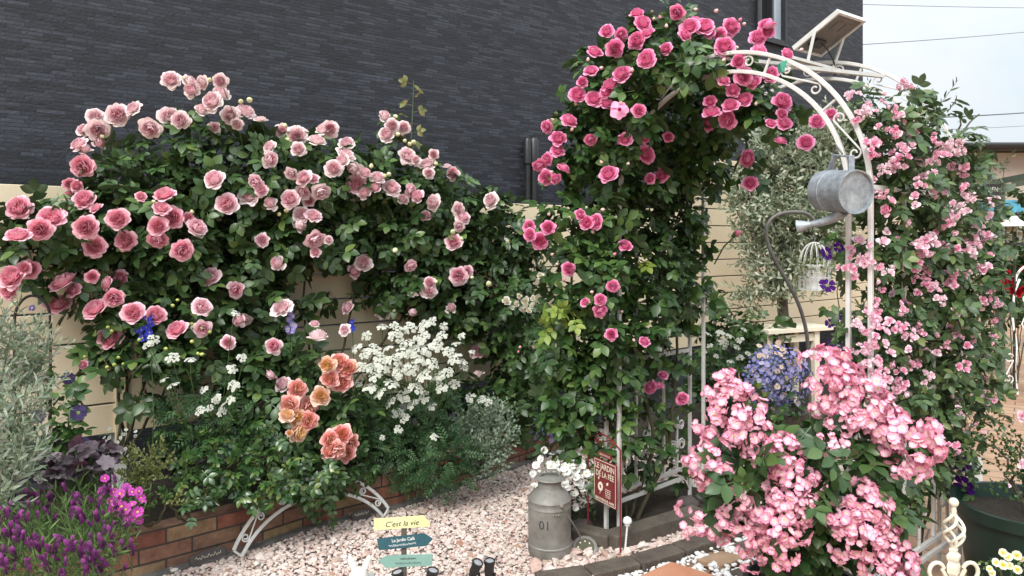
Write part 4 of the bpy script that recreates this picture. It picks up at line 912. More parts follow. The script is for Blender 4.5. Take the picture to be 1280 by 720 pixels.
LF['heuch'] = leaf('plum_silver_leaf', [(0,(.10,.065,.085)),(.5,(.19,.15,.17)),(1,(.27,.235,.24))], .5, .08, .4, (.15,.07,.10))
LF['ivory'] = leaf('cream_edged_leaf', [(0,(.10,.16,.05)),(.5,(.22,.27,.10)),(1,(.50,.50,.32))], .5, .2, .4)
LF['bronze'] = leaf('bronze_shoot_leaf', [(0,(.11,.13,.03)),(.5,(.18,.19,.045)),(1,(.22,.12,.05))], .4, .3)
PT = {}
PT['eden'] = petal('pale_pink_petal', [(0,(.93,.22,.38)),(.3,(.98,.46,.59)),(.65,(.98,.76,.80)),(.88,(.98,.91,.87)),(1,(.95,.94,.80))], .35, (.98,.88,.86), .16, (.98,.82,.84))
PT['eden_mid'] = petal('clear_pink_petal', [(0,(.92,.16,.33)),(.35,(.98,.39,.55)),(.75,(.98,.65,.73)),(1,(.98,.89,.85))], .35, (.98,.82,.83), .16, (.98,.75,.80))
PT['cup'] = petal('warm_pink_petal', [(0,(.88,.12,.28)),(.4,(.96,.25,.42)),(.8,(.97,.43,.55)),(1,(.98,.68,.72))], .3, (.90,.58,.62), .14, (.98,.60,.69))
PT['hot'] = petal('deep_pink_petal', [(0,(.86,.07,.30)),(.4,(.95,.14,.42)),(.8,(.97,.28,.56)),(1,(.98,.55,.75))], .4, (.96,.42,.64), .14, (.98,.44,.67))
PT['mini'] = petal('rambler_petal', [(0,(.90,.18,.44)),(.5,(.96,.42,.62)),(1,(.97,.70,.80))], .85, (.98,.86,.90), .14, (.97,.62,.76))
PT['shrub'] = petal('single_pink_petal', [(0,(.90,.84,.66)),(.25,(.91,.72,.75)),(.6,(.90,.48,.60)),(1,(.85,.26,.44))], .22, (.96,.84,.88), .14)
PT['coral'] = petal('coral_petal', [(0,(.98,.66,.18)),(.25,(.98,.50,.31)),(.6,(.98,.42,.38)),(1,(.98,.62,.58))], .4, (.96,.70,.60), .14, (.98,.54,.51))
PT['peach'] = petal('peach_petal', [(0,(.96,.66,.18)),(.4,(.96,.62,.36)),(1,(.96,.75,.62))], .4, (.96,.74,.62), .14)
PT['whiter'] = petal('ivory_rose_petal', [(0,(.85,.78,.52)),(.5,(.88,.85,.72)),(1,(.88,.87,.82))], .2, (.9,.88,.84), .3)
PT['white'] = petal('white_petal', [(0,(.45,.55,.28)),(.35,(.68,.71,.60)),(1,(.76,.77,.73))], .25, (.66,.68,.60), .3)
PT['red'] = petal('red_petal', [(0,(.25,.005,.01)),(1,(.48,.015,.03))], .3, (.5,.02,.04), .2)
PT['violet'] = petal('violet_petal', [(0,(.16,.03,.26)),(.5,(.07,.012,.16)),(1,(.09,.02,.22))], .4, (.12,.03,.26), .2)
PT['dusk'] = petal('dusky_violet_petal', [(0,(.12,.08,.22)),(1,(.075,.055,.16))], .4, (.13,.10,.22), .2)
PT['blue'] = petal('blue_petal', [(0,(.10,.12,.62)),(1,(.035,.06,.55))], .4, (.10,.12,.62), .25)
PT['lilac'] = petal('lilac_petal', [(0,(.55,.50,.75)),(1,(.33,.30,.68))], .5, (.45,.42,.72), .25)
PT['nemb'] = petal('blue_lilac_petal', [(0,(.78,.76,.80)),(.5,(.36,.36,.70)),(1,(.22,.24,.60))], .9, (.62,.60,.82), .25)
PT['nemd'] = petal('deep_blue_lilac_petal', [(0,(.72,.70,.76)),(.45,(.22,.22,.60)),(1,(.13,.14,.50))], .2, (.40,.40,.70), .2)
PT['nemp'] = petal('peach_lilac_petal', [(0,(.86,.74,.50)),(1,(.84,.56,.52))], .8, (.85,.75,.68), .25)
PT['mag'] = petal('magenta_petal', [(0,(.35,.02,.30)),(.4,(.62,.06,.48)),(1,(.70,.12,.54))], .4, (.72,.22,.58), .25)
PT['lav'] = petal('lavender_bract', [(0,(.085,.018,.075)),(.6,(.23,.055,.20)),(1,(.48,.13,.41))], .6, (.30,.10,.30), .2)
PT['pansyw'] = petal('pansy_petal', [(0,(.80,.58,.03)),(.35,(.82,.66,.08)),(.6,(.86,.84,.66)),(1,(.88,.88,.80))], .3, (.86,.82,.55), .25)
EYE = worn('flower_eye', (.62,.40,.03), (.72,.52,.06), .7, 0, 40); GEYE = worn('green_eye', (.25,.33,.08), (.36,.42,.14), .7, 0, 40)
SEPAL = worn('sepal', (.06,.12,.03), (.10,.17,.05), .5, 0, 30); BUDP = worn('bud_cream', (.70,.70,.34), (.80,.78,.50), .5, 0, 20); BUDG = worn('bud_lime', (.42,.50,.10), (.55,.60,.18), .5, 0, 20)
BUDK = worn('bud_pink', (.80,.38,.42), (.86,.62,.55), .5, 0, 20)
EDEN = [rose_mesh('eden_bloom', PT['eden'], N=n, seed=s, opn=o, deep=dp, ruff=f) for s, o, dp, n, f in ((1,1,1,46,.05),(2,.95,1.15,40,.04),(3,1.05,.7,50,.07),(4,.82,1.5,30,.03),(5,1.,1.05,44,.05),(6,.72,1.8,24,.03),(7,1.08,.5,52,.09),(8,.98,.9,46,.06))]
EDM = [rose_mesh('mid_bloom', PT['eden_mid'], N=n, seed=s, opn=o, deep=dp, ruff=f) for s, o, dp, n, f in ((1,1,1,46,.05),(2,.95,1.15,40,.04),(3,1.05,.7,50,.07),(4,.82,1.5,30,.03),(5,1.,1.05,44,.05),(6,.72,1.8,24,.03),(7,1.08,.5,52,.09),(8,.98,.9,46,.06))]
CUP = [rose_mesh('cup_bloom', PT['cup'], N=50, seed=s, ruff=.06, opn=o, deep=dp) for s, o, dp in ((11,1.05,.8),(12,1,.95),(13,1.08,.7))]
HOT = [rose_mesh('hot_bloom', PT['hot'], N=46, seed=s, ruff=.05, opn=o, deep=dp) for s, o, dp in ((21,1.03,.85),(22,1,1),(23,1.05,.75),(24,.95,1.1))]
IVR = [rose_mesh('ivory_bloom', PT['whiter'], N=20, seed=s) for s in (31,32)]
COR = [rose_mesh('coral_bloom', PT['coral'], N=32, seed=s, ruff=.07) for s in (41,42)]; PEA = [rose_mesh('peach_bloom', PT['peach'], N=28, seed=s, ruff=.06) for s in (43,44)]
REDR = [rose_mesh('red_bloom', PT['red'], N=18, seed=s) for s in (51,52)]
BUD = {'c': bud_mesh('cream_bud', [BUDP, SEPAL]), 'g': bud_mesh('lime_bud', [BUDG, SEPAL]), 'k': bud_mesh('pink_bud', [BUDK, SEPAL])}
BUD['h'] = bud_mesh('deep_bud', [worn('bud_deep', (.74,.12,.26), (.82,.26,.38), .5, 0, 20), SEPAL])

def put(root, name, meshes, lst, blobs, fwd=.035, amp=.42, base=(0,-1,.28), k=.92, stems=False, smin=0., dd=None, stem_to=(0,.14,-.16)):
    for it in lst:
        px, py, D = it[:3]; d = (dd if dd else front_d(blobs, px, py)) - fwd - random.random()*.03; P = W(px, py, d); r = max(smin, D/2*d/F)*k
        f = facing(amp, base, px); me = random.choice(meshes); link(name, me, root, P, look(f), r)
        if stems and py < 205:
            q = P - np.array(Vector(f).normalized())*r*.3; e = P + np.array(stem_to)+RNG.normal(size=3)*.03; MB().tube([q, (q+e)/2+np.array([0,.01,-.01]), e], .0022, 5, False).build('stem', M['stem'], root)
def soilroot(name, label, cat, px, d, z=.185, group=None):
    p = W(px, 300, d); p[2] = z; return thing(name, label, cat, p, group)
def in_front(P): return foff(P) > .03

# --- the pale pink climbers on the fence (left one deeper pink, right one paler)
WB1 = [Blob(*a[:4], o=a[4], k=a[5] if len(a) > 5 else 1) for a in (
 (55,282,70,40,.30),(15,300,40,40,.35),(150,262,70,45,.26),(225,240,70,50,.24),(232,182,38,46,.2,.8),(175,192,48,36,.2,.55),(128,225,28,40,.25,.45),(285,170,26,30,.2,.6),(285,245,50,50,.22),(275,320,62,50,.2),
 (190,312,80,48,.26),(95,335,40,28,.28,.8),(140,385,60,36,.30),(205,375,62,50,.26),(265,385,40,45,.22),(128,446,30,22,.34,.6),(180,440,64,44,.34,1.1),(235,430,50,40,.34),(190,500,30,22,.34,.5),(80,300,60,30,.2),(40,345,20,30,.3,.5))]
WB2 = [Blob(*a[:4], o=a[4], k=a[5] if len(a) > 5 else 1) for a in (
 (330,220,50,55,.24),(385,210,60,50,.26),(445,225,55,48,.26),(505,235,50,46,.26),(490,180,24,36,.22,.45),(560,255,55,44,.26),(615,285,60,50,.28),(655,310,40,50,.3),(540,300,70,45,.24),(465,290,70,44,.22),(385,290,70,55,.22),(335,300,50,55,.2),
 (320,380,40,55,.22),(345,440,50,50,.28),(300,470,45,45,.3),(365,370,26,36,.16,.4),(430,372,36,16,.16,.3),(505,350,55,46,.22),(570,355,55,55,.25),(620,385,55,60,.28),(655,440,45,60,.3),(560,400,44,30,.22,.5),(360,500,50,40,.32),(640,500,50,40,.3,.7),(440,322,40,20,.18,.4))]
def wall_rose(label, blobs, rootpx, canepaths):
    root = soilroot('climbing_rose', label, 'climbing rose', rootpx, fence_d(rootpx,.25))
    foliage('foliage', root, LF['wall'], leafset(blobs, SPRAY, 560, .125, up=.75, out=.65, droop=-.25, keep=in_front) + leafset(blobs, SPRAY3, 170, .115, up=.3, out=1., keep=in_front, pw=.2))
    canes(root, [[W(x, y, fence_d(x, o)) for x, y, o in c] for c in canepaths], M['cane'], .009); return root
ROSE1 = wall_rose('deeper pink climbing rose with cupped blooms at the left end of the board fence', WB1, 150, [[(150,575,.25),(160,480,.22),(140,380,.2),(90,320,.22),(30,270,.25)],[(152,575,.25),(190,450,.2),(230,320,.18),(232,180,.2)],[(154,575,.25),(200,500,.2),(260,380,.16),(285,220,.18),(290,150,.18)],[(150,575,.25),(150,420,.25),(165,290,.2),(130,190,.2),(150,140,.22)]])
ROSE2 = wall_rose('paler pink climbing rose sprawling over the middle of the board fence', WB2, 400, [[(400,585,.25),(390,480,.15),(380,380,.12),(385,260,.18),(400,170,.2)],[(402,585,.25),(420,470,.12),(445,360,.12),(470,250,.2),(488,150,.2)],[(404,585,.25),(440,480,.12),(500,400,.14),(540,300,.2),(560,215,.22)],[(400,585,.25),(370,480,.14),(340,400,.14),(330,270,.2),(335,190,.2)],[(405,585,.25),(470,460,.1),(560,420,.12),(640,330,.2)]])
P1 = [(213,99,22),(238,102,20),(239,112,24),(252,103,18),(275,101,18),(276,117,27),(264,126,26),(252,137,20),(213,146,28),(225,150,22),(287,143,24),(268,159,20),(296,155,15),(165,134,20),(147,143,28),(119,145,20),(104,162,17),(122,163,27),(124,179,20),(97,179,21),(106,186,20),(187,161,27),(102,208,29),(87,230,17),(95,232,17),(87,245,18),(104,248,28),(119,259,17),(22,259,33),(63,271,34),(50,287,30),(22,292,30),(107,284,32),(147,273,28),(156,301,28),(118,307,30),(205,241,28),(202,259,22),(215,272,28),(235,272,15),(197,282,25),(247,283,25),(197,300,27),(267,223,27),(283,254,28),(229,313,28),(13,345,34),(36,337,26),(10,364,24),(77,350,34),(90,362,20),(72,378,31),(115,346,17),(148,348,24),(132,354,21),(142,373,24),(117,384,32),(166,390,28),(195,393,27),(220,410,28),(262,345,26),(295,362,28),(253,383,23),(298,400,20),(136,422,31),(253,411,26),(285,428,18),(103,456,13),(30,335,18),(176,245,14)]
P1e = [p for p in P1 if p[1] < 190 or p[0] > 245]; P1c = [p for p in P1 if p not in P1e]
put(ROSE1, 'bloom', EDEN, [p for p in P1e if p[1] < 165], WB1, k=1.12, amp=.42, stems=True); put(ROSE1, 'bloom', EDM, [p for p in P1e if p[1] >= 165], WB1, k=1.1, amp=.42, stems=True); put(ROSE1, 'bloom', CUP, P1c, WB1, k=.99, amp=.32)
put(ROSE1, 'bud', [BUD['c']], [(262,100,11),(230,97,9),(312,125,0),(288,122,11)][:2]+[(128,171,10),(192,252,9),(240,265,9)], WB1, k=1.1)
put(ROSE1, 'bud', [BUD['g']], [(222,375,7),(216,382,8),(198,402,8),(240,405,8),(252,410,8),(262,415,9),(135,409,8),(140,414,8),(148,447,8),(143,456,9),(134,459,9),(154,455,7),(207,436,9),(174,425,8),(240,427,9),(247,442,9),(253,443,9),(243,410,7),(106,446,7)], WB1, k=1.15)
P2 = [(307,138,24),(325,148,16),(336,183,17),(338,199,25),(353,163,18),(371,170,24),(373,186,19),(396,174,22),(402,162,18),(412,161,21),(433,178,20),(433,191,22),(427,200,19),(417,210,22),(442,209,22),(456,216,19),(472,221,19),(445,229,25),(455,241,20),(469,234,17),(490,234,22),(379,222,22),(364,218,16),(392,223,12),(378,240,26),(362,248,23),(402,241,23),(386,250,16),(377,267,20),(392,268,19),(374,281,24),(319,228,19),(311,243,24),(326,237,16),(338,254,22),(327,300,16),(347,329,25),(395,301,24),(411,300,11),(394,315,13),(454,328,21),(443,339,21),(481,145,19),(490,157,18),(505,159,16),(483,167,21),(510,194,22),(520,200,16),(534,203,21),(542,193,16),(536,216,14),(566,216,22),(558,207,11),(514,238,17),(504,248,15),(522,245,20),(541,253,21),(532,269,14),(573,261,17),(579,271,19),(574,283,17),(567,302,21),(613,250,20),(514,333,16),(351,383,25),(342,432,24),(304,401,20),(433,384,18),(397,419,26),(393,404,12),(478,388,19),(516,391,16),(536,363,20),(537,353,15),(516,367,14),(573,345,22),(564,385,17),(597,438,21),(595,469,19),(547,427,14),(353,480,23),(338,469,15),(330,508,15),(585,338,14),(430,412,14)]
put(ROSE2, 'bloom', EDEN, P2[::2]+[p for p in P2[1::2] if p[1] < 215], WB2, k=1.14, amp=.44, stems=True); put(ROSE2, 'bloom', EDM, [p for p in P2[1::2] if p[1] >= 215], WB2, k=1.12, amp=.44, stems=True)
put(ROSE2, 'bud', [BUD['c']], [(312,125,13),(301,127,11),(356,157,11),(360,175,11),(464,208,10),(486,218,11),(481,220,9),(358,263,11),(566,290,12),(494,313,13),(611,355,13),(495,146,10),(497,168,10),(512,180,10),(517,178,12),(506,176,9),(545,205,10),(577,299,9),(590,347,9),(493,388,8),(527,394,8),(545,352,9),(326,246,9),(349,268,9)], WB2, k=1.15)
# bronze shoot standing above the climber
def shoot(root, blobs):
    P = [FW(512,215,.22), FW(514,170,.2), FW(516,135,.2), FW(517,100,.2)]; MB().tube(P, [.004,.0035,.003,.002], 6).build('cane', M['stem'], root)
    pts = []; 
    for i in range(13): t = (i+.4)/13; q = P[0]*(1-t)+P[-1]*t; pts.append(q)
    A = np.array([[math.cos(i*2.4), .5*math.sin(i*2.4), .25] for i in range(13)]); foliage('young_leaves', root, LF['bronze'], [scatter(SPRAY3, np.array(pts), A, np.tile([.1,-1.,.6],(13,1))+RNG.normal(size=(13,3))*.3, .095)])
shoot(ROSE2, WB2)

# --- deep pink rose on the arch
AB = [Blob(*a[:4], d=a[4], k=a[5] if len(a) > 5 else 1) for a in (
 (845,45,62,42,3.45),(800,70,50,50,3.5),(905,85,40,30,3.25,.7),(760,105,52,55,3.55),(725,165,44,56,3.6),(705,215,30,34,3.6,.8),(770,170,60,60,3.65),(820,130,70,60,3.65),(870,90,50,40,3.45),(915,120,42,42,3.35),(955,125,36,38,3.3,.8),(985,150,30,34,3.25,.5),(880,150,55,55,3.75),(840,205,60,56,3.9),(885,200,40,40,3.8,.8),(935,195,24,40,3.6,.45),
 (770,240,64,52,3.65),(705,275,44,42,3.55,.8),(740,310,56,50,3.6),(820,275,62,60,3.95),(862,275,36,55,4.1),(800,340,70,60,3.8),(850,350,38,70,4.1),(725,370,46,56,3.6),(780,415,66,60,3.75),(705,440,42,50,3.6),(745,480,60,54,3.65),(820,440,46,44,4.0,.55),(700,520,34,46,3.7,.9),(755,540,56,36,3.7,.8),(820,510,40,46,3.95,.45),(790,580,46,34,3.85,.45),(838,580,28,40,4.1,.35),(735,585,30,30,3.7,.35),(830,85,50,28,3.22),(795,125,36,42,3.3),(772,185,26,40,3.4,.8),(762,262,22,40,3.45,.7),(756,345,24,60,3.45,.9),(760,430,24,50,3.48,.8),(864,78,30,20,3.15,.8),(700,570,20,26,3.75,.4))]
AR_ = thing('climbing_rose', 'deep pink climbing rose smothering the left side and top of the white arch', 'climbing rose', (.60,3.80,.015))
foliage('foliage', AR_, LF['arch'], leafset(AB, SPRAY, 560, .115, up=.75, out=.65, droop=-.3) + leafset(AB, SPRAY3, 130, .11, up=.4, out=.9, pw=.2))
foliage('young_leaves', AR_, LF['lime'], leafset([Blob(705,395,24,22,d=3.42),Blob(690,410,14,12,d=3.42),Blob(805,330,8,8,d=3.6)], SPRAY, 420, .095, pw=.5))
canes(AR_, [[(.60,3.80,0),(.52,3.72,.5),W(745,420,3.7),W(760,240,3.65),W(790,120,3.5),W(850,50,3.4)],[(.62,3.82,0),(.75,3.85,.4),W(800,430,3.8),W(830,260,3.9),W(860,130,3.7)],[(.66,3.84,0),(.85,3.9,.35),W(845,460,4.0),W(850,300,4.05),W(900,140,3.6)],[(.6,3.8,0),(.45,3.75,.3),W(725,520,3.7),W(715,380,3.6),W(715,220,3.6)]], M['cane'], .011)
PA = [(846,16,17),(862,32,21),(881,31,22),(887,40,14),(857,43,15),(915,33,21),(900,43,15),(906,57,23),(948,46,19),(958,33,17),(804,27,20),(809,40,17),(795,50,20),(777,44,15),(758,38,16),(796,15,16),(769,60,21),(744,63,18),(807,73,22),(832,60,15),(739,87,16),(777,91,23),(763,104,21),(757,114,15),(728,102,13),(722,117,19),(742,122,19),(758,128,15),(773,138,20),(799,138,15),(712,149,19),(683,159,14),(698,172,19),(697,187,16),(683,199,14),(675,208,16),(682,222,18),(695,224,13),(705,209,15),(739,175,14),(781,173,16),(807,172,12),(836,171,12),(809,193,20),(760,216,21),(827,218,17),(812,223,13),(905,99,15),(917,112,16),(930,95,20),(942,102,16),(930,123,19),(913,130,19),(889,138,21),(908,150,21),(887,153,18),(888,126,15),(923,76,17),(936,198,20),(938,228,17),(950,61,19),(979,126,23),(1022,151,17),(1039,142,14),(1008,177,18),(981,153,17),(964,153,13),(978,142,13),(976,175,15),(985,66,15),(961,31,17),(960,39,15),(963,92,19),(662,283,14),(662,293,14),(685,284,16),(675,301,18),(726,268,13),(733,278,16),(744,277,17),(782,306,16),(711,336,16),(766,358,14),(731,377,11),(751,375,13),(751,389,16),(764,418,14),(806,426,13),(829,468,11),(813,485,15),(824,481,11),(853,499,14),(870,25,14)]
put(AR_, 'bloom', HOT, PA, AB, k=1.24, amp=.40)
ABUD = [(815,15,8),(825,22,7),(870,12,8),(895,14,9),(925,25,8),(930,30,8),(735,75,8),(720,130,8),(715,162,8),(690,150,8),(695,142,8),(752,85,8),(833,33,8),(818,24,8),(790,88,9),(776,128,8),(690,215,7),(752,203,7),(785,205,7),(905,75,8),(770,272,8),(754,262,8),(741,290,8),(686,268,7),(768,318,7),(783,352,6),(752,397,7),(777,390,7),(740,365,7),(792,425,7),(690,318,7),(697,330,7),(705,350,6),(945,130,7),(1002,62,8),(921,60,8)]
put(AR_, 'bud', [BUD['k'], BUD['k'], BUD['h']], ABUD, AB, k=1.2, amp=.8, base=(0,-.4,.8))
link('bud', BUD['h'], AR_, W(921,292,3.9), look((.8,-.3,.5)), .036); MB().tube([W(893,330,4.2), W(905,308,4.05), W(921,293,3.9)], .004, 6).build('cane', M['stem'], AR_)

# --- small ivory rose between fence and arch
VB = [Blob(640,375,36,30,d=4.6,k=.8), Blob(665,440,40,60,d=4.55), Blob(620,330,26,20,d=4.75,k=.7), Blob(655,520,36,34,d=4.6,k=.8)]
IV = soilroot('white_rose_bush', 'small rose bush with ivory white blooms beside the left arch leg', 'rose bush', 655, 4.8)
foliage('foliage', IV, LF['dark'], leafset(VB, SPRAY, 480, .12)); canes(IV, [[W(655,545,4.8),W(660,470,4.7),W(650,380,4.6)]], M['cane'], .008)
put(IV, 'bloom', IVR, [(633,376,14),(645,379,11),(656,377,13),(655,386,14),(665,381,13),(649,370,9),(640,384,8),(666,372,9),(675,344,11),(634,301,10),(658,374,9),(661,388,9)], VB, dd=4.35)
put(IV, 'bud', [BUD['h'], BUD['k']], [(650,434,8),(668,428,7),(667,434,8),(648,440,7)], VB, dd=4.4)

# --- apricot rose
CB = [Blob(385,465,45,36,o=.45,k=.7), Blob(420,505,50,40,o=.5), Blob(385,560,50,45,o=.55), Blob(440,565,45,40,o=.55), Blob(340,540,40,50,o=.5)]
CR = soilroot('apricot_rose_bush', 'rose bush with clusters of ruffled coral and apricot blooms', 'rose bush', 405, fence_d(405,.45))
foliage('foliage', CR, LF['wall'], leafset(CB, SPRAY, 420, .125)); canes(CR, [[W(405,610,fence_d(405,.45)),W(410,540,fence_d(410,.5)),W(420,470,fence_d(420,.5))],[W(405,610,fence_d(405,.45)),W(390,560,fence_d(390,.5)),W(375,510,fence_d(375,.55))]], M['cane'], .008)
put(CR, 'bloom', COR, [(423,452,21),(433,461,22),(412,473,20),(426,477,23),(372,486,22),(387,508,23),(386,526,22),(427,543,23),(413,550,21),(437,554,21),(421,564,22),(433,567,20),(411,564,18),(361,506,22)], CB, fwd=.06, amp=.3, k=1.25)
put(CR, 'bloom', PEA, [(409,456,19),(373,503,20),(401,495,22),(371,522,21),(359,518,18),(374,541,22),(441,458,15),(362,541,8)], CB, fwd=.075, amp=.3, k=1.25)

# --- low green shrubs along the brick edge
def shrub(name, label, cat, blobs, tm, mat, per, size, px, d, z=.185, group=None, cn=True, **kw):
    root = soilroot(name, label, cat, px, d, z, group); foliage('foliage', root, mat, leafset(blobs, tm, per, size, **kw))
    if cn: b = WL[root]; canes(root, [[b, (b+x.c)/2+RNG.normal(size=3)*.02, x.c] for x in blobs[:4]], M['cane'], .007, 'stem')
    return root
shrub('low_rose_shrub', 'glossy bright green shrub rose without flowers, bulging over the brick edge', 'shrub', [Blob(290,550,55,45,d=3.45),Blob(325,585,60,45,d=3.4),Blob(265,595,45,40,d=3.3),Blob(235,560,40,50,d=3.5),Blob(375,590,45,40,d=3.55),Blob(330,615,50,20,d=3.35)], SMALLSPRAY, LF['gloss'], 620, .085, 300, 3.6)
shrub('trailing_ivy', 'dark small leaved creeper trailing over the bricks at the low arch', 'creeper', [Blob(400,605,50,30,d=3.62),Blob(430,590,40,30,d=3.75),Blob(412,632,26,20,d=3.6),Blob(395,625,30,16,d=3.55)], SMALLSPRAY, LF['dark'], 560, .08, 410, 3.8, droop=-.7)
shrub('trailing_ivy', 'thin creeper hanging over the bricks beside the lavender', 'creeper', [Blob(235,635,14,26,d=3.12,k=.7),Blob(255,620,30,18,d=3.22),Blob(200,622,30,16,d=3.12)], SMALLSPRAY, LF['gloss'], 480, .06, 235, 3.35, droop=-.8)
shrub('golden_shrub', 'small golden green shrub between the purple leaved plant and the glossy shrub', 'shrub', [Blob(180,585,30,26,d=3.25),Blob(195,575,18,22,d=3.25),Blob(165,600,18,16,d=3.2),Blob(215,622,16,12,d=3.1,k=.6)], BOX, LF['box'], 2000, .065, 180, 3.3, lift=.9)
shrub('dark_shrub', 'dark green leafy filler deep in the bed between the climbers', 'shrub', [Blob(480,520,60,60,o=.25),Blob(300,500,40,40,o=.35),Blob(560,520,50,60,o=.2),Blob(640,545,40,36,o=.25)], SPRAY, LF['dark'], 420, .12, 480, fence_d(480,.25))
# grey green mint like plant
shrub('horehound', 'grey green woolly leaved mound right of the white lace flowers', 'herb', [Blob(615,550,30,34,d=4.15),Blob(595,565,26,30,d=4.1),Blob(622,525,20,26,d=4.2),Blob(590,530,24,26,d=4.2),Blob(610,580,26,16,d=4.1)], MINT, LF['mint'], 1500, .085, 610, 4.25, lift=.9, rnd=.4)
# silvery shrub at the left edge
shrub('silver_shrub', 'tall silvery narrow leaved shrub at the left edge of the bed', 'shrub', [Blob(10,430,34,50,d=2.75),Blob(35,450,30,40,d=2.8),Blob(20,500,40,46,d=2.7),Blob(8,560,40,50,d=2.65),Blob(38,545,26,40,d=2.75),Blob(5,610,30,34,d=2.6),Blob(52,440,18,14,d=2.8,k=.6)], TWIG, LF['silver'], 1000, .14, 10, 2.85, lift=1.0, rnd=.45, droop=0)

# --- purple leaved heuchera
def heuchera():
    root = soilroot('heuchera', 'heuchera with ruffled plum and silver leaves behind the lavender', 'heuchera', 95, 3.1)
    V = [(0,0,0)]; nn = 22
    for k in range(nn): a = 2*PI*k/nn; r = 1-.24*abs(math.sin(a*2.5+.8))-.10*(k%2); V.append((-r*math.sin(a)*.95, .45+r*math.cos(a), .12*r*r+.10*math.sin(5*a)))
    Fc = np.array([(0,1+k,1+(k+1)%nn) for k in range(nn)]); V = np.array(V); V[0] = (0,.25,-.05)
    bl = [Blob(95,580,40,26,d=2.95),Blob(75,588,22,16,d=2.9),Blob(125,570,24,20,d=3.05)]; P = []; 
    for b in bl: q, _ = b.sample(40, .3); P.append(q)
    P = np.concatenate(P); n = len(P); A = RNG.normal(size=(n,3))*.6+np.array([0,-.5,-.1]); N_ = np.tile([0,-.35,1.],(n,1))+RNG.normal(size=(n,3))*.3
    foliage('foliage', root, LF['heuch'], [scatter((V*.5,Fc), P, A, N_, .068*(1+.25*RNG.normal(size=n)))])
    m = MB(); b = WL[root]
    for p in P[::2]: m.tube([b+RNG.normal(size=3)*np.array([.04,.03,0]), (b+p)/2+np.array([0,0,.03]), p], .0025, 5, False)
    m.build('leaf_stalks', M['stem'], root)
heuchera()
# --- lavender mass in the left corner
def spike_mesh(name, seed):
    r_ = np.random.default_rng(seed); Vs = []; Fs = []; rd = []; b = 0
    V, Fc = leaflet(1, .7, (0,.4,.75,1), (.3,1,.8,.2), .2, -.2)
    for k in range(26):
        t = k/26; a = k*2.4; q = rotz(rotx(V*.33*(1-.35*t), .75), -a) + np.array([0,0,t*.9]) + np.array([.12*math.sin(a),.12*math.cos(a),0]); Vs.append(q); Fs.append(Fc+b); b += len(V); rd.append(np.full(len(V), t*.7))
    for k in range(4):
        a = k*1.57+r_.random(); q = rotz(rotx(V*.55, 1.15), -a)+np.array([0,0,.85]); Vs.append(q); Fs.append(Fc+b); b += len(V); rd.append(np.full(len(V), 1.))
    return mesh_np(name, np.concatenate(Vs), [np.concatenate(Fs)], PT['lav'], attrs={'rad': np.concatenate(rd)})
def lavender():
    root = soilroot('lavender', 'large bushy lavender covered in dark purple flower spikes in the left corner', 'lavender', 80, 2.9, .1)
    bl = [Blob(80,655,75,45,d=2.8),Blob(25,680,45,45,d=2.6),Blob(110,690,62,50,d=2.65),Blob(60,710,80,40,d=2.5),Blob(130,640,40,36,d=2.9)]
    foliage('foliage', root, LF['lav'], leafset(bl, LAVTWIG, 760, .12, lift=1.2, rnd=.4, droop=0))
    sp = [spike_mesh('lavender_spike', s) for s in range(3)]; m = MB()
    Q = []
    for i in range(190):
        x = random.uniform(-8,168); y = random.uniform(595,722)
        if any(((x-b.px)/b.rxp)**2+((y-b.py)/b.ryp)**2 < 1 for b in bl): Q.append((x,y))
    extra = []
    for i, (x, y) in enumerate(Q[:140]):
        d = front_d(bl, x, y)+.02-random.random()*.05; P = W(x, y, d); f = Vector((random.gauss(0,.42), random.gauss(-.2,.32), 1)); h = .020+.022*random.random()
        if i < 96: link('flower_spike', random.choice(sp), root, P, look(f), h)
        else: extra.append((P, np.array(look(f).to_matrix()), h))
        m.tube([P, P-np.array(f)*.05+np.array([0,.01,-.03])], .0015, 5, False)
    me = sp[0]; n = len(me.vertices); co = np.zeros(n*3, np.float32); me.vertices.foreach_get('co', co); co = co.reshape(-1,3); ra = np.zeros(n, np.float32); me.attributes['rad'].data.foreach_get('value', ra); fc = np.array([list(p.vertices) for p in me.polygons])
    o = link('flower_spikes', mesh_np('flower_spikes', np.concatenate([co@R.T*h+P-WL[root] for P, R, h in extra]), [np.concatenate([fc+i*n for i in range(len(extra))])], PT['lav'], attrs={'rad': np.tile(ra, len(extra))}), root, WL[root]); o['kind'] = 'stuff'
    m.build('flower_stalks', M['stem'], root)
lavender()
# --- magenta daisies
def daisy(name, mat, n=14, cen=EYE, w=.26, cup=.1):
    a = simple_flower(n, 3, cup, w, 0.02, (.2,.5,.8,1.)); c = disc_centre(.22, .04, 8); b = len(a[0])
    return mesh_np(name, np.concatenate([a[0],c[0]]), [a[1], c[1]+b], [mat, cen], attrs={'rad': np.concatenate([a[2], np.zeros(len(c[0]))])}, mi=[0]*len(a[1])+[1]*len(c[1]))
MG = daisy('magenta_daisy', PT['mag'], 16, w=.17)
mg = shrub('african_daisy', 'bright magenta daisies spilling over the brick edge beside the lavender', 'daisy plant', [Blob(155,640,26,24,d=2.98),Blob(160,655,20,14,d=2.95)], BOX, LF['gloss'], 700, .05, 155, 3.05)
put(mg, 'flower', [MG], [(127,614,13),(131,598,12),(142,615,13),(150,617,14),(158,610,15),(165,615,13),(174,614,13),(176,622,14),(178,626,11),(145,628,14),(152,633,16),(140,636,13),(157,637,15),(163,645,13),(172,640,16),(168,649,12),(160,650,13),(175,651,11),(149,645,12),(139,626,12),(165,630,12)], [Blob(155,635,32,30,d=2.95)], k=.88, amp=.4, base=(0,-.8,.6))
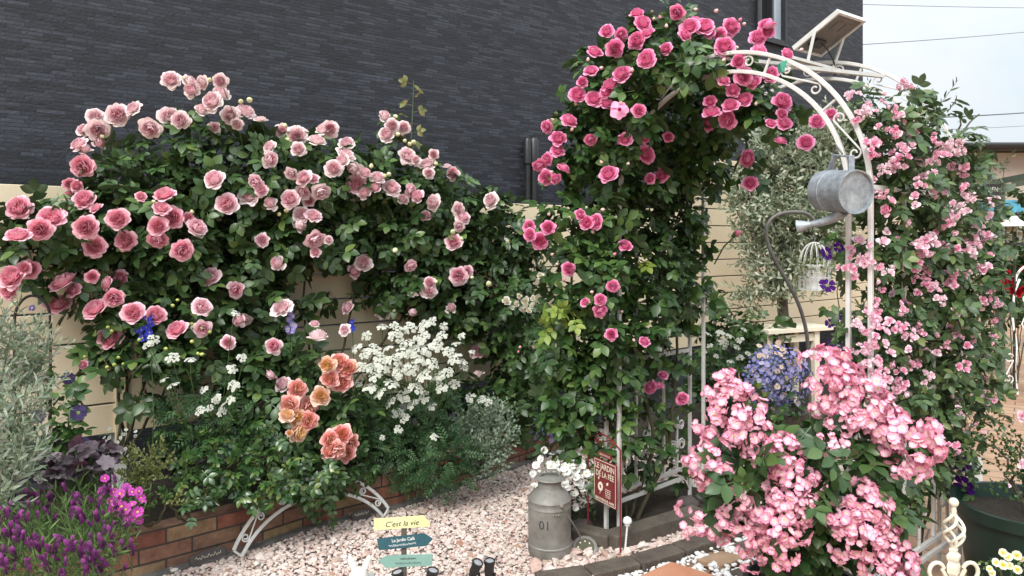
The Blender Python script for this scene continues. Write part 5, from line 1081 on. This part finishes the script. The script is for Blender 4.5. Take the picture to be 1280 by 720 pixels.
# --- clematis on the wire trellis
CLM = daisy('clematis_flower', PT['dusk'], 6, GEYE, .42, .05); CLV = daisy('clematis_flower', PT['violet'], 6, GEYE, .38, .15)
cl = shrub('clematis', 'clematis with dusky violet flowers climbing the black wire trellis', 'clematis', [Blob(85,500,24,26,d=3.2,k=.8),Blob(68,535,34,30,d=3.15),Blob(90,555,30,24,d=3.15),Blob(60,470,12,24,d=3.2,k=.6)], SPRAY3, LF['arch'], 900, .085, 65, 3.22)
put(cl, 'flower', [CLM], [(85,473,15),(48,521,17),(98,516,19),(105,556,17),(40,385,8)], [Blob(70,520,45,60,d=3.1)], k=1.05)
# tiny white sprigs
spg = shrub('baby_breath', 'sprigs of tiny white flowers in front of the cream fence post', 'wild flower', [Blob(140,560,24,20,d=3.4,k=.15)], FEATHER, LF['mint'], 200, .06, 140, 3.45)
put(spg, 'flower', [daisy('tiny_flower', PT['white'], 5, GEYE, .5)], [(random.gauss(140,20),random.gauss(558,14),4) for _ in range(40)], [Blob(140,560,30,24,d=3.4)], k=1.1)

# --- white lace flowers
def umbel(name, seed):
    r_ = np.random.default_rng(seed); V0, F0, R0 = simple_flower(5, seed, .1, .55, .05); Vs = []; Fs = []; rd = []; b = 0
    for k in range(26):
        rr = math.sqrt((k+.3)/26); a = k*2.4+r_.normal()*.25; sc = .11+.11*rr+.03*r_.normal(); R3 = np.array(look((rr*math.cos(a)*.6, rr*math.sin(a)*.6, 1), r_.random()*6).to_matrix())
        Vs.append(V0@R3.T*sc + np.array([rr*.85*math.cos(a), rr*.85*math.sin(a), .22*(1-rr*rr)+.07*r_.normal()])); Fs.append(F0+b); rd.append(R0); b += len(V0)
    return mesh_np(name, np.concatenate(Vs), [np.concatenate(Fs)], PT['white'], attrs={'rad': np.concatenate(rd)})
UMB = [umbel('umbel', s) for s in range(4)]
def lace(label, heads, hb, fb, px, d, z=.185, per=750):
    root = soilroot('lace_flower', label, 'lace flower', px, d, z); foliage('foliage', root, LF['fern'], leafset(fb, FEATHER, per, .11, lift=.5, rnd=.6)); m = MB(); b0 = WL[root]
    for x, y, D in heads:
        dd = front_d(hb, x, y)-.02-random.random()*.06; P = W(x, y, dd); f = np.array([random.gauss(0,.35), -.65+random.gauss(0,.35), .75]); link('flower_head', random.choice(UMB), root, P, look(f), D/2*dd/F*.95)
        e = b0*.5+np.array([P[0]*.5, P[1]*.5, P[2]*.5-.02]); e = P*.55+b0*.45+np.array([0,.05,.0]); m.tube([P-unit(f)*.003, P-unit(f)*.05+np.array([0,0,-.02]), e], .0019, 5, False)
    m.build('flower_stalks', M['stem'], root); return root
HB = [Blob(525,455,78,62,d=4.05), Blob(480,470,45,50,d=4.0), Blob(570,450,50,50,d=4.1)]
H = [(446,435,17),(457,442,18),(467,437,20),(478,409,16),(493,407,14),(458,420,15),(495,420,22),(512,410,20),(530,408,18),(540,402,15),(527,422,24),(552,420,17),(545,432,22),(577,420,12),(602,499,14),(588,497,16),(610,503,12),(530,405,14),(560,440,18),(568,448,22),(577,452,16),(580,459,14),(540,455,20),(520,440,24),(505,440,24),(492,450,22),(480,458,24),(470,470,22),(463,485,22),(475,492,20),(490,480,24),(500,465,24),(515,460,22),(530,470,24),(545,475,18),(552,485,18),(520,485,22),(505,495,22),(488,503,20),(497,516,18),(505,522,16),(515,505,18),(530,497,20),(550,470,16),(568,480,16),(560,465,16),(540,508,14),(498,537,13),(543,546,13),(478,547,8),(510,428,22),(535,438,20),(485,435,18),(452,458,16),(463,460,18),(448,480,12),(500,410,14),(555,408,13),(570,430,14),(590,440,10),(475,448,20),(525,450,20)]
LC = lace('tall white lace flower in full bloom in front of the middle of the fence', H, HB, [Blob(520,500,60,40,d=4.15,k=.5),Blob(500,555,40,50,d=4.0),Blob(545,570,52,52,d=4.0),Blob(520,600,45,24,d=3.95),Blob(580,575,30,40,d=4.05)], 525, 4.15)
H2 = [(192,425,17),(216,447,20),(238,450,15),(216,482,17),(205,475,13),(290,461,17),(255,487,13),(272,497,13),(280,507,18),(250,513,16),(277,515,14),(292,482,18),(302,447,14),(295,392,13),(183,432,12),(270,500,12),(262,510,12),(288,500,14)]
lace('smaller white lace flower with scattered heads near the blue delphinium', H2, [Blob(245,470,75,60,d=3.45)], [Blob(240,500,45,40,d=3.55,k=.7),Blob(270,530,50,40,d=3.55),Blob(220,530,30,40,d=3.5)], 250, 3.6, per=560)
H3 = [(885,418,13),(900,416,13),(912,420,14),(905,428,15),(925,425,12),(921,434,10),(925,447,11),(887,432,10),(935,442,9),(913,452,10),(895,445,8),(930,412,9),(880,440,8)]
shrub('dark_shrub', 'dark leafy shrub between the rear arch leg and the olive tree', 'shrub', [Blob(900,440,44,46,d=5.7),Blob(935,420,34,36,d=5.8),Blob(885,500,34,40,d=5.6),Blob(890,395,28,34,d=5.8,k=.7),Blob(950,470,34,40,d=5.6),Blob(970,430,26,30,d=5.9)], SPRAY, LF['dark'], 330, .14, 905, 5.9, .012)
lace('white lace flower in the shade between the rear arch leg and the olive tree', H3, [Blob(905,430,44,40,d=5.4)], [Blob(900,470,40,40,d=5.5)], 905, 5.6, .012, 400)
# delphiniums
def delph(label, px, y0, y1, wid, d, mat, z=.185):
    root = soilroot('delphinium', label, 'delphinium', px, d, z); fl = daisy('floret', mat, 5, EYE, .6, .3); b = WL[root]; top = W(px, y0, d); MB().tube([b, (b+top)/2+np.array([.02,0,0]), top], .0026, 6).build('stem', M['stem'], root)
    n = max(10, int((y1-y0)*.7)); V0 = None
    for i in range(n):
        t = i/n; y = y0+(y1-y0)*t; P = W(px+random.gauss(0,.33)*wid*(.4+.6*t), y, d-.03-.02*random.random()); link('floret', fl, root, P, look(facing(.5, (0,-1,.1))), .016*(.6+.5*t))
delph('bright blue delphinium spike among the pink blooms on the left', 187, 396, 424, 20, 3.42, PT['blue'])
delph('pale lilac delphinium spike under a pink bloom', 363, 389, 416, 10, 3.9, PT['lilac'])
delph('deep blue delphinium tip left of the white lace flower', 440, 400, 413, 12, 4.2, PT['blue'])
# lobelia, white daisies
lb = shrub('lobelia', 'small blue flowered lobelia at the far end of the brick bed', 'lobelia', [Blob(675,548,26,14,d=5.0)], FEATHER, LF['fern'], 500, .08, 675, 5.0, .15)
put(lb, 'flower', [daisy('lobelia_flower', PT['nemb'], 5, EYE, .5)], [(random.gauss(678,15),random.gauss(541,6),6) for _ in range(42)], [Blob(676,545,32,16,d=4.9)], k=1.1)
PT['daisyw'] = petal('daisy_petal', [(0,(.80,.78,.45)),(.3,(.90,.90,.86)),(1,(.93,.93,.91))], .2, (.9,.9,.86), .15)
WD = daisy('white_daisy', PT['daisyw'], 14, GEYE, .22, .3)
wd = shrub('white_daisies', 'clump of white button daisies behind the milk can', 'daisy plant', [Blob(715,612,34,34,d=3.85),Blob(725,645,34,28,d=3.75),Blob(700,600,30,26,d=3.95)], BOX, LF['gloss'], 650, .075, 718, 3.85, .0, lift=.6)
put(wd, 'flower', [WD], [(random.gauss(706,19),random.gauss(593,12),random.uniform(7,9.5)) for _ in range(88)]+[(718,618,10),(727,627,10),(708,608,10),(735,612,9),(740,628,8),(722,602,10),(733,592,9),(700,603,10),(690,597,9)], [Blob(706,598,46,34,d=3.78)], fwd=.03, k=1.15, base=(0,-.7,.7))

# --- silvery olive tree
def olive():
    root = soilroot('olive_tree', 'silvery variegated small tree with a dark trunk behind the arch', 'tree', 982, 6.25, .012); b = WL[root]
    MB().tube([b, W(981,420,6.25), W(978,380,6.22), W(979,340,6.25), W(975,290,6.25)], [.055,.05,.045,.04,.03], 12).build('trunk', M['bark'], root)
    bl = [Blob(985,200,46,50,d=6.1),Blob(945,235,34,40,d=6.2,k=.8),Blob(1020,190,40,46,d=6.1),Blob(1000,270,60,50,d=6.0),Blob(950,300,34,50,d=6.1,k=.8),Blob(1030,280,40,50,d=6.2),Blob(975,340,40,36,d=6.0,k=.7),Blob(1010,330,40,40,d=6.1,k=.8),Blob(925,260,20,30,d=6.2,k=.4),Blob(940,370,26,22,d=6.1,k=.5),Blob(1035,230,30,50,d=6.3),Blob(955,185,24,30,d=6.2,k=.5),Blob(1050,170,30,40,d=6.2)]
    br = MB()
    for x in bl: br.tube([W(977,340,6.25), (W(977,330,6.25)+x.c)/2+RNG.normal(size=3)*.06, x.c], [.022,.014,.005], 6)
    br.build('branches', M['bark'], root); foliage('crown', root, LF['olive'], leafset(bl, OLIVE, 760, .20, rnd=.8, lift=.3, droop=0))
olive()
shrub('trailing_plant', 'cream edged trailing leaves spilling out of the birdcage pot', 'trailing plant', [Blob(1012,330,20,10,d=4.7),Blob(1030,335,14,12,d=4.65),Blob(1000,335,10,9,d=4.7)], BOX, LF['ivory'], 900, .07, 1018, 4.75, CAGE[2]+.17)

# --- pansy ball
def pansy_ball():
    d = 4.25; c = W(972, 472, d); g = c*np.array([1,1,0]); pot = thing('stone_urn', 'dark stone urn mostly hidden behind the pink shrub rose', 'urn', g); MB().lathe(g, [(0,0),(.15,0),(.15,.04),(.07,.08),(.06,.30),(.09,.36),(.15,.44),(.17,.50),(.15,.50),(.13,.47),(0,.47)], 28).build('urn', M['slate'], pot)
    root = thing('bedding_pansies', 'dome of tiny blue, lilac and peach flowers behind the pink shrub rose', 'bedding flowers', g+np.array([0,0,.50])); bl = [Blob(972,472,40,38,d=d)]
    foliage('foliage', root, LF['gloss'], leafset(bl, BOX, 800, .06)+leafset([Blob(945,495,16,10,d=4.05),Blob(975,512,40,16,d=4.12)], SPRAY3, 700, .09)); fb = daisy('bedding_flower', PT['nemb'], 5, EYE, .55, .15); fp = daisy('bedding_flower', PT['nemp'], 5, EYE, .55, .15)
    n = 99
    for i in range(n):
        t = (i+.5)/n; r = math.sqrt(t)*.98; a = i*2.4; x, y = 972+43*r*math.cos(a)+random.gauss(0,1.6), 470+43*r*math.sin(a)+random.gauss(0,2.5); dd = d-bl[0].ry*math.sqrt(max(0,1-r*r*.97))-.02-.02*random.random()
        link('flower', fp if (y < 455 and random.random() < .75) or random.random() < .1 else fb, root, W(x,y,dd), look(facing(.6,((x-972)/40,-1,(470-y)/40+.2))), random.uniform(.013,.018))
    fv = simple_flower(5, 9, .15, .55, .05); P = []; Fn = []
    for i in range(210):
        t = (i+.5)/210; r = math.sqrt(t)*.98; a = i*2.4+1.3; x, y = 972+44*r*math.cos(a), 471+43*r*math.sin(a); P.append(W(x, y, d-bl[0].ry*math.sqrt(max(0,1-r*r*.97))-.01-.02*random.random())); Fn.append(facing(.5,((x-972)/40,-1,(470-y)/40+.2)))
    V, Fq = scatter((fv[0], fv[1]), np.array(P), np.cross(np.array(Fn), RNG.normal(size=(210,3))), np.array(Fn), RNG.uniform(.008,.0125,210)); o = link('flowers', mesh_np('flowers', V-WL[root], [Fq], PT['nemd'], attrs={'rad': np.tile(fv[2], 210)}), root, WL[root]); o['kind'] = 'stuff'
pansy_ball()
# violet clematis by the arch
cv = thing('clematis', 'clematis with deep violet flowers on the right arch legs', 'clematis', (1.9,3.6,0))
foliage('foliage', cv, LF['arch'], leafset([Blob(1048,350,18,60,d=3.95,k=.6),Blob(1205,590,14,30,d=3.25,k=.4),Blob(1050,300,16,20,d=3.9,k=.5)], SPRAY3, 420, .10)); canes(cv, [[(1.9,3.6,0),W(1080,480,3.8),W(1050,400,3.9),W(1045,300,3.9)]], M['cane'], .005)
put(cv, 'flower', [CLV], [(1033,317,17),(1049,309,14),(1034,357,20),(1046,396,12),(1037,404,11),(1040,429,11),(1056,432,13)], [Blob(1045,360,30,80,d=3.85)], k=1.05, amp=.5, dd=3.8); put(cv, 'flower', [CLV], [(1203,580,19),(1206,606,26),(1130,612,11)], AB, dd=3.2, k=1.05)
tag(MB().box(W(1217,594,3.42), (.10,.012,.16), [unit(np.array([.95,.3,0])),unit(np.array([-.3,.95,0])),(0,0,1)]).build('plant_tag', M['white'], smooth=False), 'blank white plant tag behind the lower violet clematis flower', 'plant tag')

# --- small pink rambler on the right side of the arch
RB = [Blob(*a[:4], d=a[4], k=a[5] if len(a) > 5 else 1) for a in (
 (1120,140,44,32,3.5,.7),(1155,175,56,50,3.6,.8),(1100,190,34,40,3.4,.8),(1120,240,50,50,3.4),(1180,240,50,50,3.6,.9),(1215,280,36,46,3.7,.7),(1140,300,60,50,3.45),(1200,330,46,50,3.6),(1095,330,34,44,3.35,.7),(1150,370,66,50,3.45),(1225,390,30,60,3.65,.7),(1105,420,50,44,3.3),(1170,440,64,55,3.4),(1120,480,44,40,3.25),(1190,500,50,50,3.4),(1150,540,60,46,3.25),(1220,460,26,50,3.6,.6),(1085,470,36,40,3.2,.8),(1180,580,36,44,3.3,.7),(1130,600,40,40,3.1,.6),(1085,150,22,40,3.5,.5),(1205,195,30,24,3.65,.35),(1235,340,20,40,3.7,.4))]
for b_ in RB:
    dd_ = min(3.42, max(2.84, 2.70+.0054*(b_.px-1088)+.04)); f_ = dd_/b_.d; b_.d = dd_; b_.c = W(b_.px, b_.py, dd_); b_.rx *= f_*1.2; b_.rz *= f_*1.15; b_.k = max(b_.k, .7); b_.ry = min(.24, b_.ry)
RM = thing('rambling_rose', 'rambling rose with masses of small pale pink flowers on the right side of the arch', 'rambling rose', (1.95,3.45,0))
foliage('foliage', RM, LF['ramb'], leafset(RB, SMALLSPRAY, 980, .095, up=.7, out=.65) + leafset(RB, TWIG, 60, .14, pw=.15, lift=.7))
canes(RM, [[(1.95,3.45,0),W(1150,560,3.4),W(1130,420,3.4),W(1110,280,3.4),W(1120,130,3.5)],[(1.95,3.45,0),W(1180,520,3.45),W(1180,380,3.5),W(1190,250,3.6),W(1165,160,3.6)],[(1.95,3.45,0),W(1200,500,3.5),W(1215,380,3.6),W(1230,300,3.7)],[W(1160,180,3.6),W(1190,175,3.6),W(1224,143,3.65)],[W(1175,200,3.6),W(1200,175,3.65),W(1200,140,3.65)]], M['cane'], .008)
def mini_cluster(name, seed, n):
    r_ = np.random.default_rng(seed); Vs = []; Fs = []; rd = []; tp = []; b = 0
    for k in range(n):
        V, Fc, r, t = rosette(11, seed*10+k, .05); a = k*2.4; q = np.array([math.cos(a)*(.75 if n > 1 else 0)*math.sqrt(k/n), math.sin(a)*.9*math.sqrt(k/n), .25*r_.normal()]); R3 = np.array(look(q*.8+np.array([0,0,1])+r_.normal(size=3)*.3).to_matrix()); s = (.46 if n > 1 else 1)*(.85+.3*r_.random())
        Vs.append(V@R3.T*s+q); Fs.append(Fc+b); rd.append(r); tp.append(t); b += len(V)
    return mesh_np(name, np.concatenate(Vs), [np.concatenate(Fs)], PT['mini'], attrs={'rad': np.concatenate(rd), 'tip': np.concatenate(tp)})
MC = [mini_cluster('mini_cluster', s, n) for s, n in ((1,3),(2,4),(3,5),(4,6),(5,5),(6,4),(7,7))]; MS = [mini_cluster('mini_rose', s, 1) for s in (11,12)]
RC = [(1090,178,26),(1092,192,20),(1116,164,22),(1131,181,26),(1125,197,28),(1166,173,18),(1162,201,24),(1164,219,26),(1197,192,26),(1199,210,28),(1203,232,24),(1105,129,18),(1131,109,22),(1066,118,16),(1083,140,16),(1118,138,18),(1140,146,16),(1148,163,22),(1210,245,22),(1181,262,24),(1184,273,24),(1175,282,22),(1079,324,22),(1068,337,24),(1055,335,16),(1063,315,14),(1140,328,26),(1127,333,24),(1140,346,16),(1157,339,18),(1150,314,28),(1182,274,20),(1186,311,26),(1190,322,24),(1219,304,26),(1232,298,20),(1227,331,22),(1234,361,18),(1229,378,22),(1197,392,18),(1197,412,26),(1160,357,18),(1171,361,18),(1175,374,20),(1135,377,16),(1127,385,18),(1094,383,24),(1092,394,24),(1074,405,20),(1096,405,24),(1125,412,20),(1140,418,20),(1092,427,24),(1083,453,28),(1140,455,24),(1127,462,20),(1153,442,20),(1206,462,22),(1232,449,16),(1232,497,20),(1197,508,18),(1199,516,18),(1103,473,24),(1125,482,22),(1120,490,20),(1175,190,24),(1185,182,20),(1150,230,20),(1168,240,20),(1200,262,22),(1165,300,24),(1205,340,24),(1212,318,22),(1190,345,20),(1215,420,18),(1183,430,16),(1223,285,20)]
RC += [(b_.px+random.uniform(-.8,.8)*b_.rxp, b_.py+random.uniform(-.8,.8)*b_.ryp, random.uniform(15,24)) for b_ in RB[:19] for _ in range(1)]
RS = [(1144,256,12),(1136,278,13),(1092,223,12),(1087,306,12),(1171,418,10),(1112,401,14),(1109,414,13),(1107,429,13),(1114,440,13),(1061,438,14),(1098,451,15),(1149,405,12),(1136,436,11),(1212,475,12),(1219,497,12),(1147,366,12),(1157,300,13),(1081,414,14),(1107,262,18),(1074,300,18),(1105,302,18)] + [(b_.px+random.uniform(-.85,.85)*b_.rxp, b_.py+random.uniform(-.85,.85)*b_.ryp, random.uniform(9,14)) for b_ in RB for _ in range(3)]
put(RM, 'flower_cluster', MC, RC, RB, fwd=.02, k=1.1, amp=.5, smin=.03); put(RM, 'flower', MS, RS, RB, fwd=.02, k=1.1, amp=.4)

# --- pink shrub rose in the foreground pot
def truss(name, ns, nf, sub, fs, seed, fl, ce):
    r_ = np.random.default_rng(seed); Vs = []; Fq = []; Ft = []; rd = []; b = 0
    for a in range(ns):
        z = 1-(a+.4)/ns*1.15; th = a*2.4+r_.normal()*.3; s_ = math.sqrt(max(0,1-z*z)); c = np.array([s_*math.cos(th), s_*math.sin(th), z*.8])*(.62+.28*r_.random()); up = unit(c+np.array([0,0,.35]))
        for k in range(nf):
            q = unit(up + r_.normal(size=3)*.75); R3 = np.array(look(q+r_.normal(size=3)*.35, r_.random()*6).to_matrix()); kk = fs*(.75+.5*r_.random()); p = c + q*sub*(.6+.45*r_.random())
            Vs.append(fl[0]@R3.T*kk+p); Fq.append(fl[1]+b); rd.append(fl[2]); b += len(fl[0]); Vs.append(ce[0]@R3.T*kk+p); Ft.append(ce[1]+b); rd.append(np.zeros(len(ce[0]))); b += len(ce[0])
    nq = sum(map(len, Fq)); nt_ = sum(map(len, Ft)); return mesh_np(name, np.concatenate(Vs), [np.concatenate(Fq), np.concatenate(Ft)], [PT['shrub'], EYE], attrs={'rad': np.concatenate(rd)}, mi=[0]*nq+[1]*nt_)
def shrub_rose():
    pc = np.array([1.02,2.52,0]); pot = thing('black_pot', 'large round black pot holding the pink shrub rose', 'flower pot', pc)
    MB().lathe(pc, [(0,0),(.15,0),(.185,.27),(.20,.27),(.203,.305),(.185,.305),(.175,.26),(0,.26)], 40).build('pot', M['pot_black'], pot); MB().lathe(pc, [(.176,.262),(0,.268)], 24).build('potting_soil', M['soil'], pot)
    root = thing('shrub_rose', 'shrub rose bearing big trusses of single pale pink flowers in the foreground', 'shrub rose', pc+np.array([0,0,.265]))
    bl = [Blob(*a[:4], d=a[4], k=a[5] if len(a) > 5 else 1) for a in ((1000,560,60,50,2.5),(950,600,60,50,2.45),(1060,590,60,50,2.45),(1010,640,70,45,2.4),(1095,640,50,50,2.45),(1050,540,50,40,2.55),(905,620,32,40,2.45,.6),(1100,590,40,40,2.5),(980,680,60,30,2.45,.8),(1090,690,60,36,2.4),(1020,690,60,30,2.4),(940,560,40,30,2.5,.7))]
    foliage('foliage', root, LF['shrub'], leafset(bl, SPRAY, 420, .132, up=.8, out=.6) + leafset([Blob(945,575,22,18,d=2.30,k=.8),Blob(1020,585,40,24,d=2.28,k=.8),Blob(1060,575,30,16,d=2.28,k=.8),Blob(1130,650,26,30,d=2.3,k=.8),Blob(1020,640,22,40,d=2.26,k=.8),Blob(905,600,18,14,d=2.3,k=.8),Blob(930,610,14,16,d=2.28)], SPRAY, 420, .115)); canes(root, [[pc+(0,0,.26), (pc+b.c)/2+np.array([0,0,.1]), b.c] for b in bl[:9]], M['stem'], .007)
    fl = simple_flower(5, 5, .30, .56, .12); ce = disc_centre(.15, .07, 6); TR = [truss('truss', 13, 8, .37, .158, s, fl, ce) for s in range(5)]; TS = [truss('small_truss', 5, 6, .50, .25, s, fl, ce) for s in (8,9)]
    big = [(917,519,40),(908,492,28),(936,541,26),(892,536,20),(1033,464,33),(1037,490,33),(1070,502,40),(1052,519,26),(1100,517,26),(1076,548,0),(1098,549,30),(1130,556,40),(1154,551,24),(1123,583,18),(888,582,29),(973,573,30),(984,603,32),(988,630,26),(964,560,20),(872,646,22),(898,653,22),(925,633,22),(937,658,30),(973,667,34),(985,655,24),(1066,621,22),(1084,640,30),(1070,664,36),(1098,668,28),(1048,655,22),(1118,706,30)]
    rr = [b for b in big if b[2] >= 26]; ss = [b for b in big if 0 < b[2] < 26]+[(1041,558,16),(1030,552,12),(937,700,14),(1049,631,11),(925,620,14),(1015,607,13),(1130,700,14),(955,690,10),(883,600,14),(1100,710,22)]
    for lst, ms in ((rr,TR),(ss,TS)):
        for x, y, R in lst:
            d = front_d(bl, x, y); d = d-.01-R*.3*d/F; link('flower_truss', random.choice(ms), root, W(x,y,d), look(facing(.22, ((x-1010)/260,-1,(600-y)/220+.25))), R*d/F*.97)
shrub_rose()
# --- green pot with dark shrub, pansies
def green_pot():
    c = np.array([2.09,2.93,0]); c = W(1285,300,2.95); c[2] = 0; pot = thing('green_pot', 'large round dark green plastic pot at the right edge', 'flower pot', c); R = .27
    MB().lathe(c, [(0,0),(R*.75,0),(R*.93,.37),(R*1.0,.372),(R*1.02,.42),(R*.95,.42),(R*.9,.36),(0,.36)], 48).build('pot', M['pot_green'], pot); MB().lathe(c, [(R*.9,.362),(0,.372)], 24).build('potting_soil', M['soil'], pot)
    root = thing('potted_shrub', 'fine leaved dark shrub growing in the green pot', 'shrub', c+np.array([0,0,.37])); bl = [Blob(1255,590,34,36,d=2.95,k=.8),Blob(1275,560,26,40,d=2.95,k=.8),Blob(1242,545,20,28,d=2.95,k=.5),Blob(1285,610,34,26,d=2.9),Blob(1300,570,40,50,d=3.)]
    foliage('foliage', root, LF['dark'], leafset(bl, BOX, 620, .075, lift=.6)); canes(root, [[c+np.array([0,0,.36]), (c+b.c)/2+np.array([0,0,.2]), b.c] for b in bl], M['bark'], .007)
    put(root, 'flower', MS, [(1278,520,16),(1279,580,18),(1231,540,7),(1262,607,7)], bl, k=1.)
    p = shrub('pansies', 'clump of cream and yellow pansies in the bottom right corner', 'pansies', [Blob(1250,712,34,18,d=2.35),Blob(1275,705,20,18,d=2.3)], BOX, LF['gloss'], 900, .05, 1255, 2.4, 0.12)
    put(p, 'flower', [daisy('pansy', PT['pansyw'], 5, EYE, .6, .1)], [(1254,691,9),(1260,696,9),(1271,694,10),(1245,703,9),(1254,706,10),(1262,707,8),(1240,716,8),(1272,712,9),(1278,699,8),(1237,711,7)], [Blob(1255,702,34,18,d=2.3)], k=1.1, amp=.3)
    t = thing('pansy_bowl', 'low dark bowl under the cream pansies', 'flower pot', W(1258,300,2.38)*np.array([1,1,0])); MB().lathe(WL[t], [(0,0),(.10,0),(.14,.13),(.13,.13),(.10,.11),(0,.11)], 28).build('bowl', M['pot_black'], t)
green_pot()
# --- far right: white rose, red rose, hedge plants
wr = shrub('white_rose_bush', 'bush of white roses beyond the pergola post', 'rose bush', [Blob(1270,300,30,30,d=7.4),Blob(1290,320,40,40,d=7.5),Blob(1262,335,18,40,d=7.6)], SPRAY, LF['dark'], 330, .14, 1272, 7.6, 0)
put(wr, 'bloom', IVR, [(1256,278,8),(1260,287,9),(1268,285,9),(1275,292,9),(1263,297,8),(1279,283,8),(1258,303,7),(1271,304,7),(1249,280,7),(1278,300,8),(1264,322,9)], [Blob(1268,295,30,30,d=7.3)], k=1.1)
rd_ = shrub('red_rose_bush', 'dark bush with crimson roses beside the white scroll chair', 'rose bush', [Blob(1262,360,18,34,d=7.35),Blob(1280,380,24,40,d=7.5)], SPRAY, LF['dark'], 330, .13, 1264, 7.5, 0)
put(rd_, 'bloom', REDR, [(1259,343,10),(1262,350,10),(1265,363,11),(1273,365,12),(1279,362,10),(1279,335,9),(1256,352,8),(1268,356,9)], [Blob(1265,355,22,30,d=7.2)], k=1.1)
shrub('green_bush', 'light green bush at the right edge below the banner', 'shrub', [Blob(1285,245,20,14,d=9.5),Blob(1290,275,30,20,d=9.5),Blob(1300,320,40,60,d=9.4)], SPRAY, LF['ramb'], 200, .2, 1290, 9.6, 0)
shrub('climbing_plant', 'thin climber with pale shoots on the pergola beam', 'climber', [Blob(1225,222,22,8,d=8.0,k=.5),Blob(1255,210,10,12,d=8.0,k=.4),Blob(1195,215,20,14,d=7.9,k=.5)], TWIG, LF['ramb'], 260, .22, 1249, 8.3, 0, lift=.5)
# ------------------------------------------------------------------ camera, light, render
cam = bpy.data.cameras.new('camera'); co = bpy.data.objects.new('camera', cam); COL.objects.link(co); S.camera = co
co.location = (0,0,CH); co.rotation_euler = (PI/2,0,0); cam.sensor_width = 36; cam.lens = F/1280*36; cam.shift_y = -(360-HY)/1280; cam.clip_start = .05; cam.clip_end = 400
SUN_EL, SUN_AZ = math.radians(44), math.radians(205)
w = bpy.data.worlds.new('World'); S.world = w; w.use_nodes = True; nt = w.node_tree; bg = nt.nodes['Background']
sk = nt.nodes.new('ShaderNodeTexSky'); sk.sky_type = 'NISHITA'; sk.sun_disc = False; sk.sun_elevation = SUN_EL; sk.sun_rotation = SUN_AZ; sk.dust_density = 2.
n = noise(nt, 5.5, 5, .55, kind='Generated')
cl = ramp(nt, [(.35, (.80,.90,.96)), (.6, (.95,.98,1.0))], n.outputs[0])
tcw = nt.nodes.new('ShaderNodeTexCoord'); spw = nt.nodes.new('ShaderNodeSeparateXYZ'); L(nt, tcw.outputs['Generated'], spw.inputs[0])
mw = nt.nodes.new('ShaderNodeMath'); mw.operation = 'MULTIPLY_ADD'; mw.use_clamp = False; sq = nt.nodes.new('ShaderNodeMath'); sq.operation = 'MULTIPLY'; L(nt, spw.outputs[2], sq.inputs[0]); L(nt, spw.outputs[2], sq.inputs[1]); L(nt, sq.outputs[0], mw.inputs[0]); mw.inputs[1].default_value = 13.; mw.inputs[2].default_value = 4.4   # overcast sky: brighter overhead
vm = nt.nodes.new('ShaderNodeVectorMath'); vm.operation = 'SCALE'; L(nt, cl.outputs[0], vm.inputs[0]); L(nt, mw.outputs[0], vm.inputs['Scale'])
L(nt, mixc(nt, sk.outputs[0], vm.outputs[0], .9), bg.inputs['Color']); bg.inputs['Strength'].default_value = .1
sl = bpy.data.lights.new('sun', 'SUN'); sl.energy = 1.5; sl.angle = math.radians(25); sl.color = (1,.97,.92); so = bpy.data.objects.new('sun', sl); COL.objects.link(so)
# sky azimuth: rotation measured from +Y towards +X
dv = Vector((math.sin(SUN_AZ)*math.cos(SUN_EL), math.cos(SUN_AZ)*math.cos(SUN_EL), math.sin(SUN_EL))); so.rotation_euler = dv.to_track_quat('Z', 'Y').to_euler(); so.location = dv*20
vs = S.view_settings; S.display_settings.display_device = 'sRGB'; vs.view_transform = 'Standard'; vs.look = 'None'; vs.exposure = 1.05; vs.gamma = 1; vs.use_curve_mapping = False
S.cycles.use_denoising = True; S.cycles.max_bounces = 7; S.cycles.diffuse_bounces = 5; S.cycles.glossy_bounces = 2; S.cycles.transmission_bounces = 3; S.cycles.transparent_max_bounces = 4; S.cycles.caustics_reflective = False; S.cycles.caustics_refractive = False
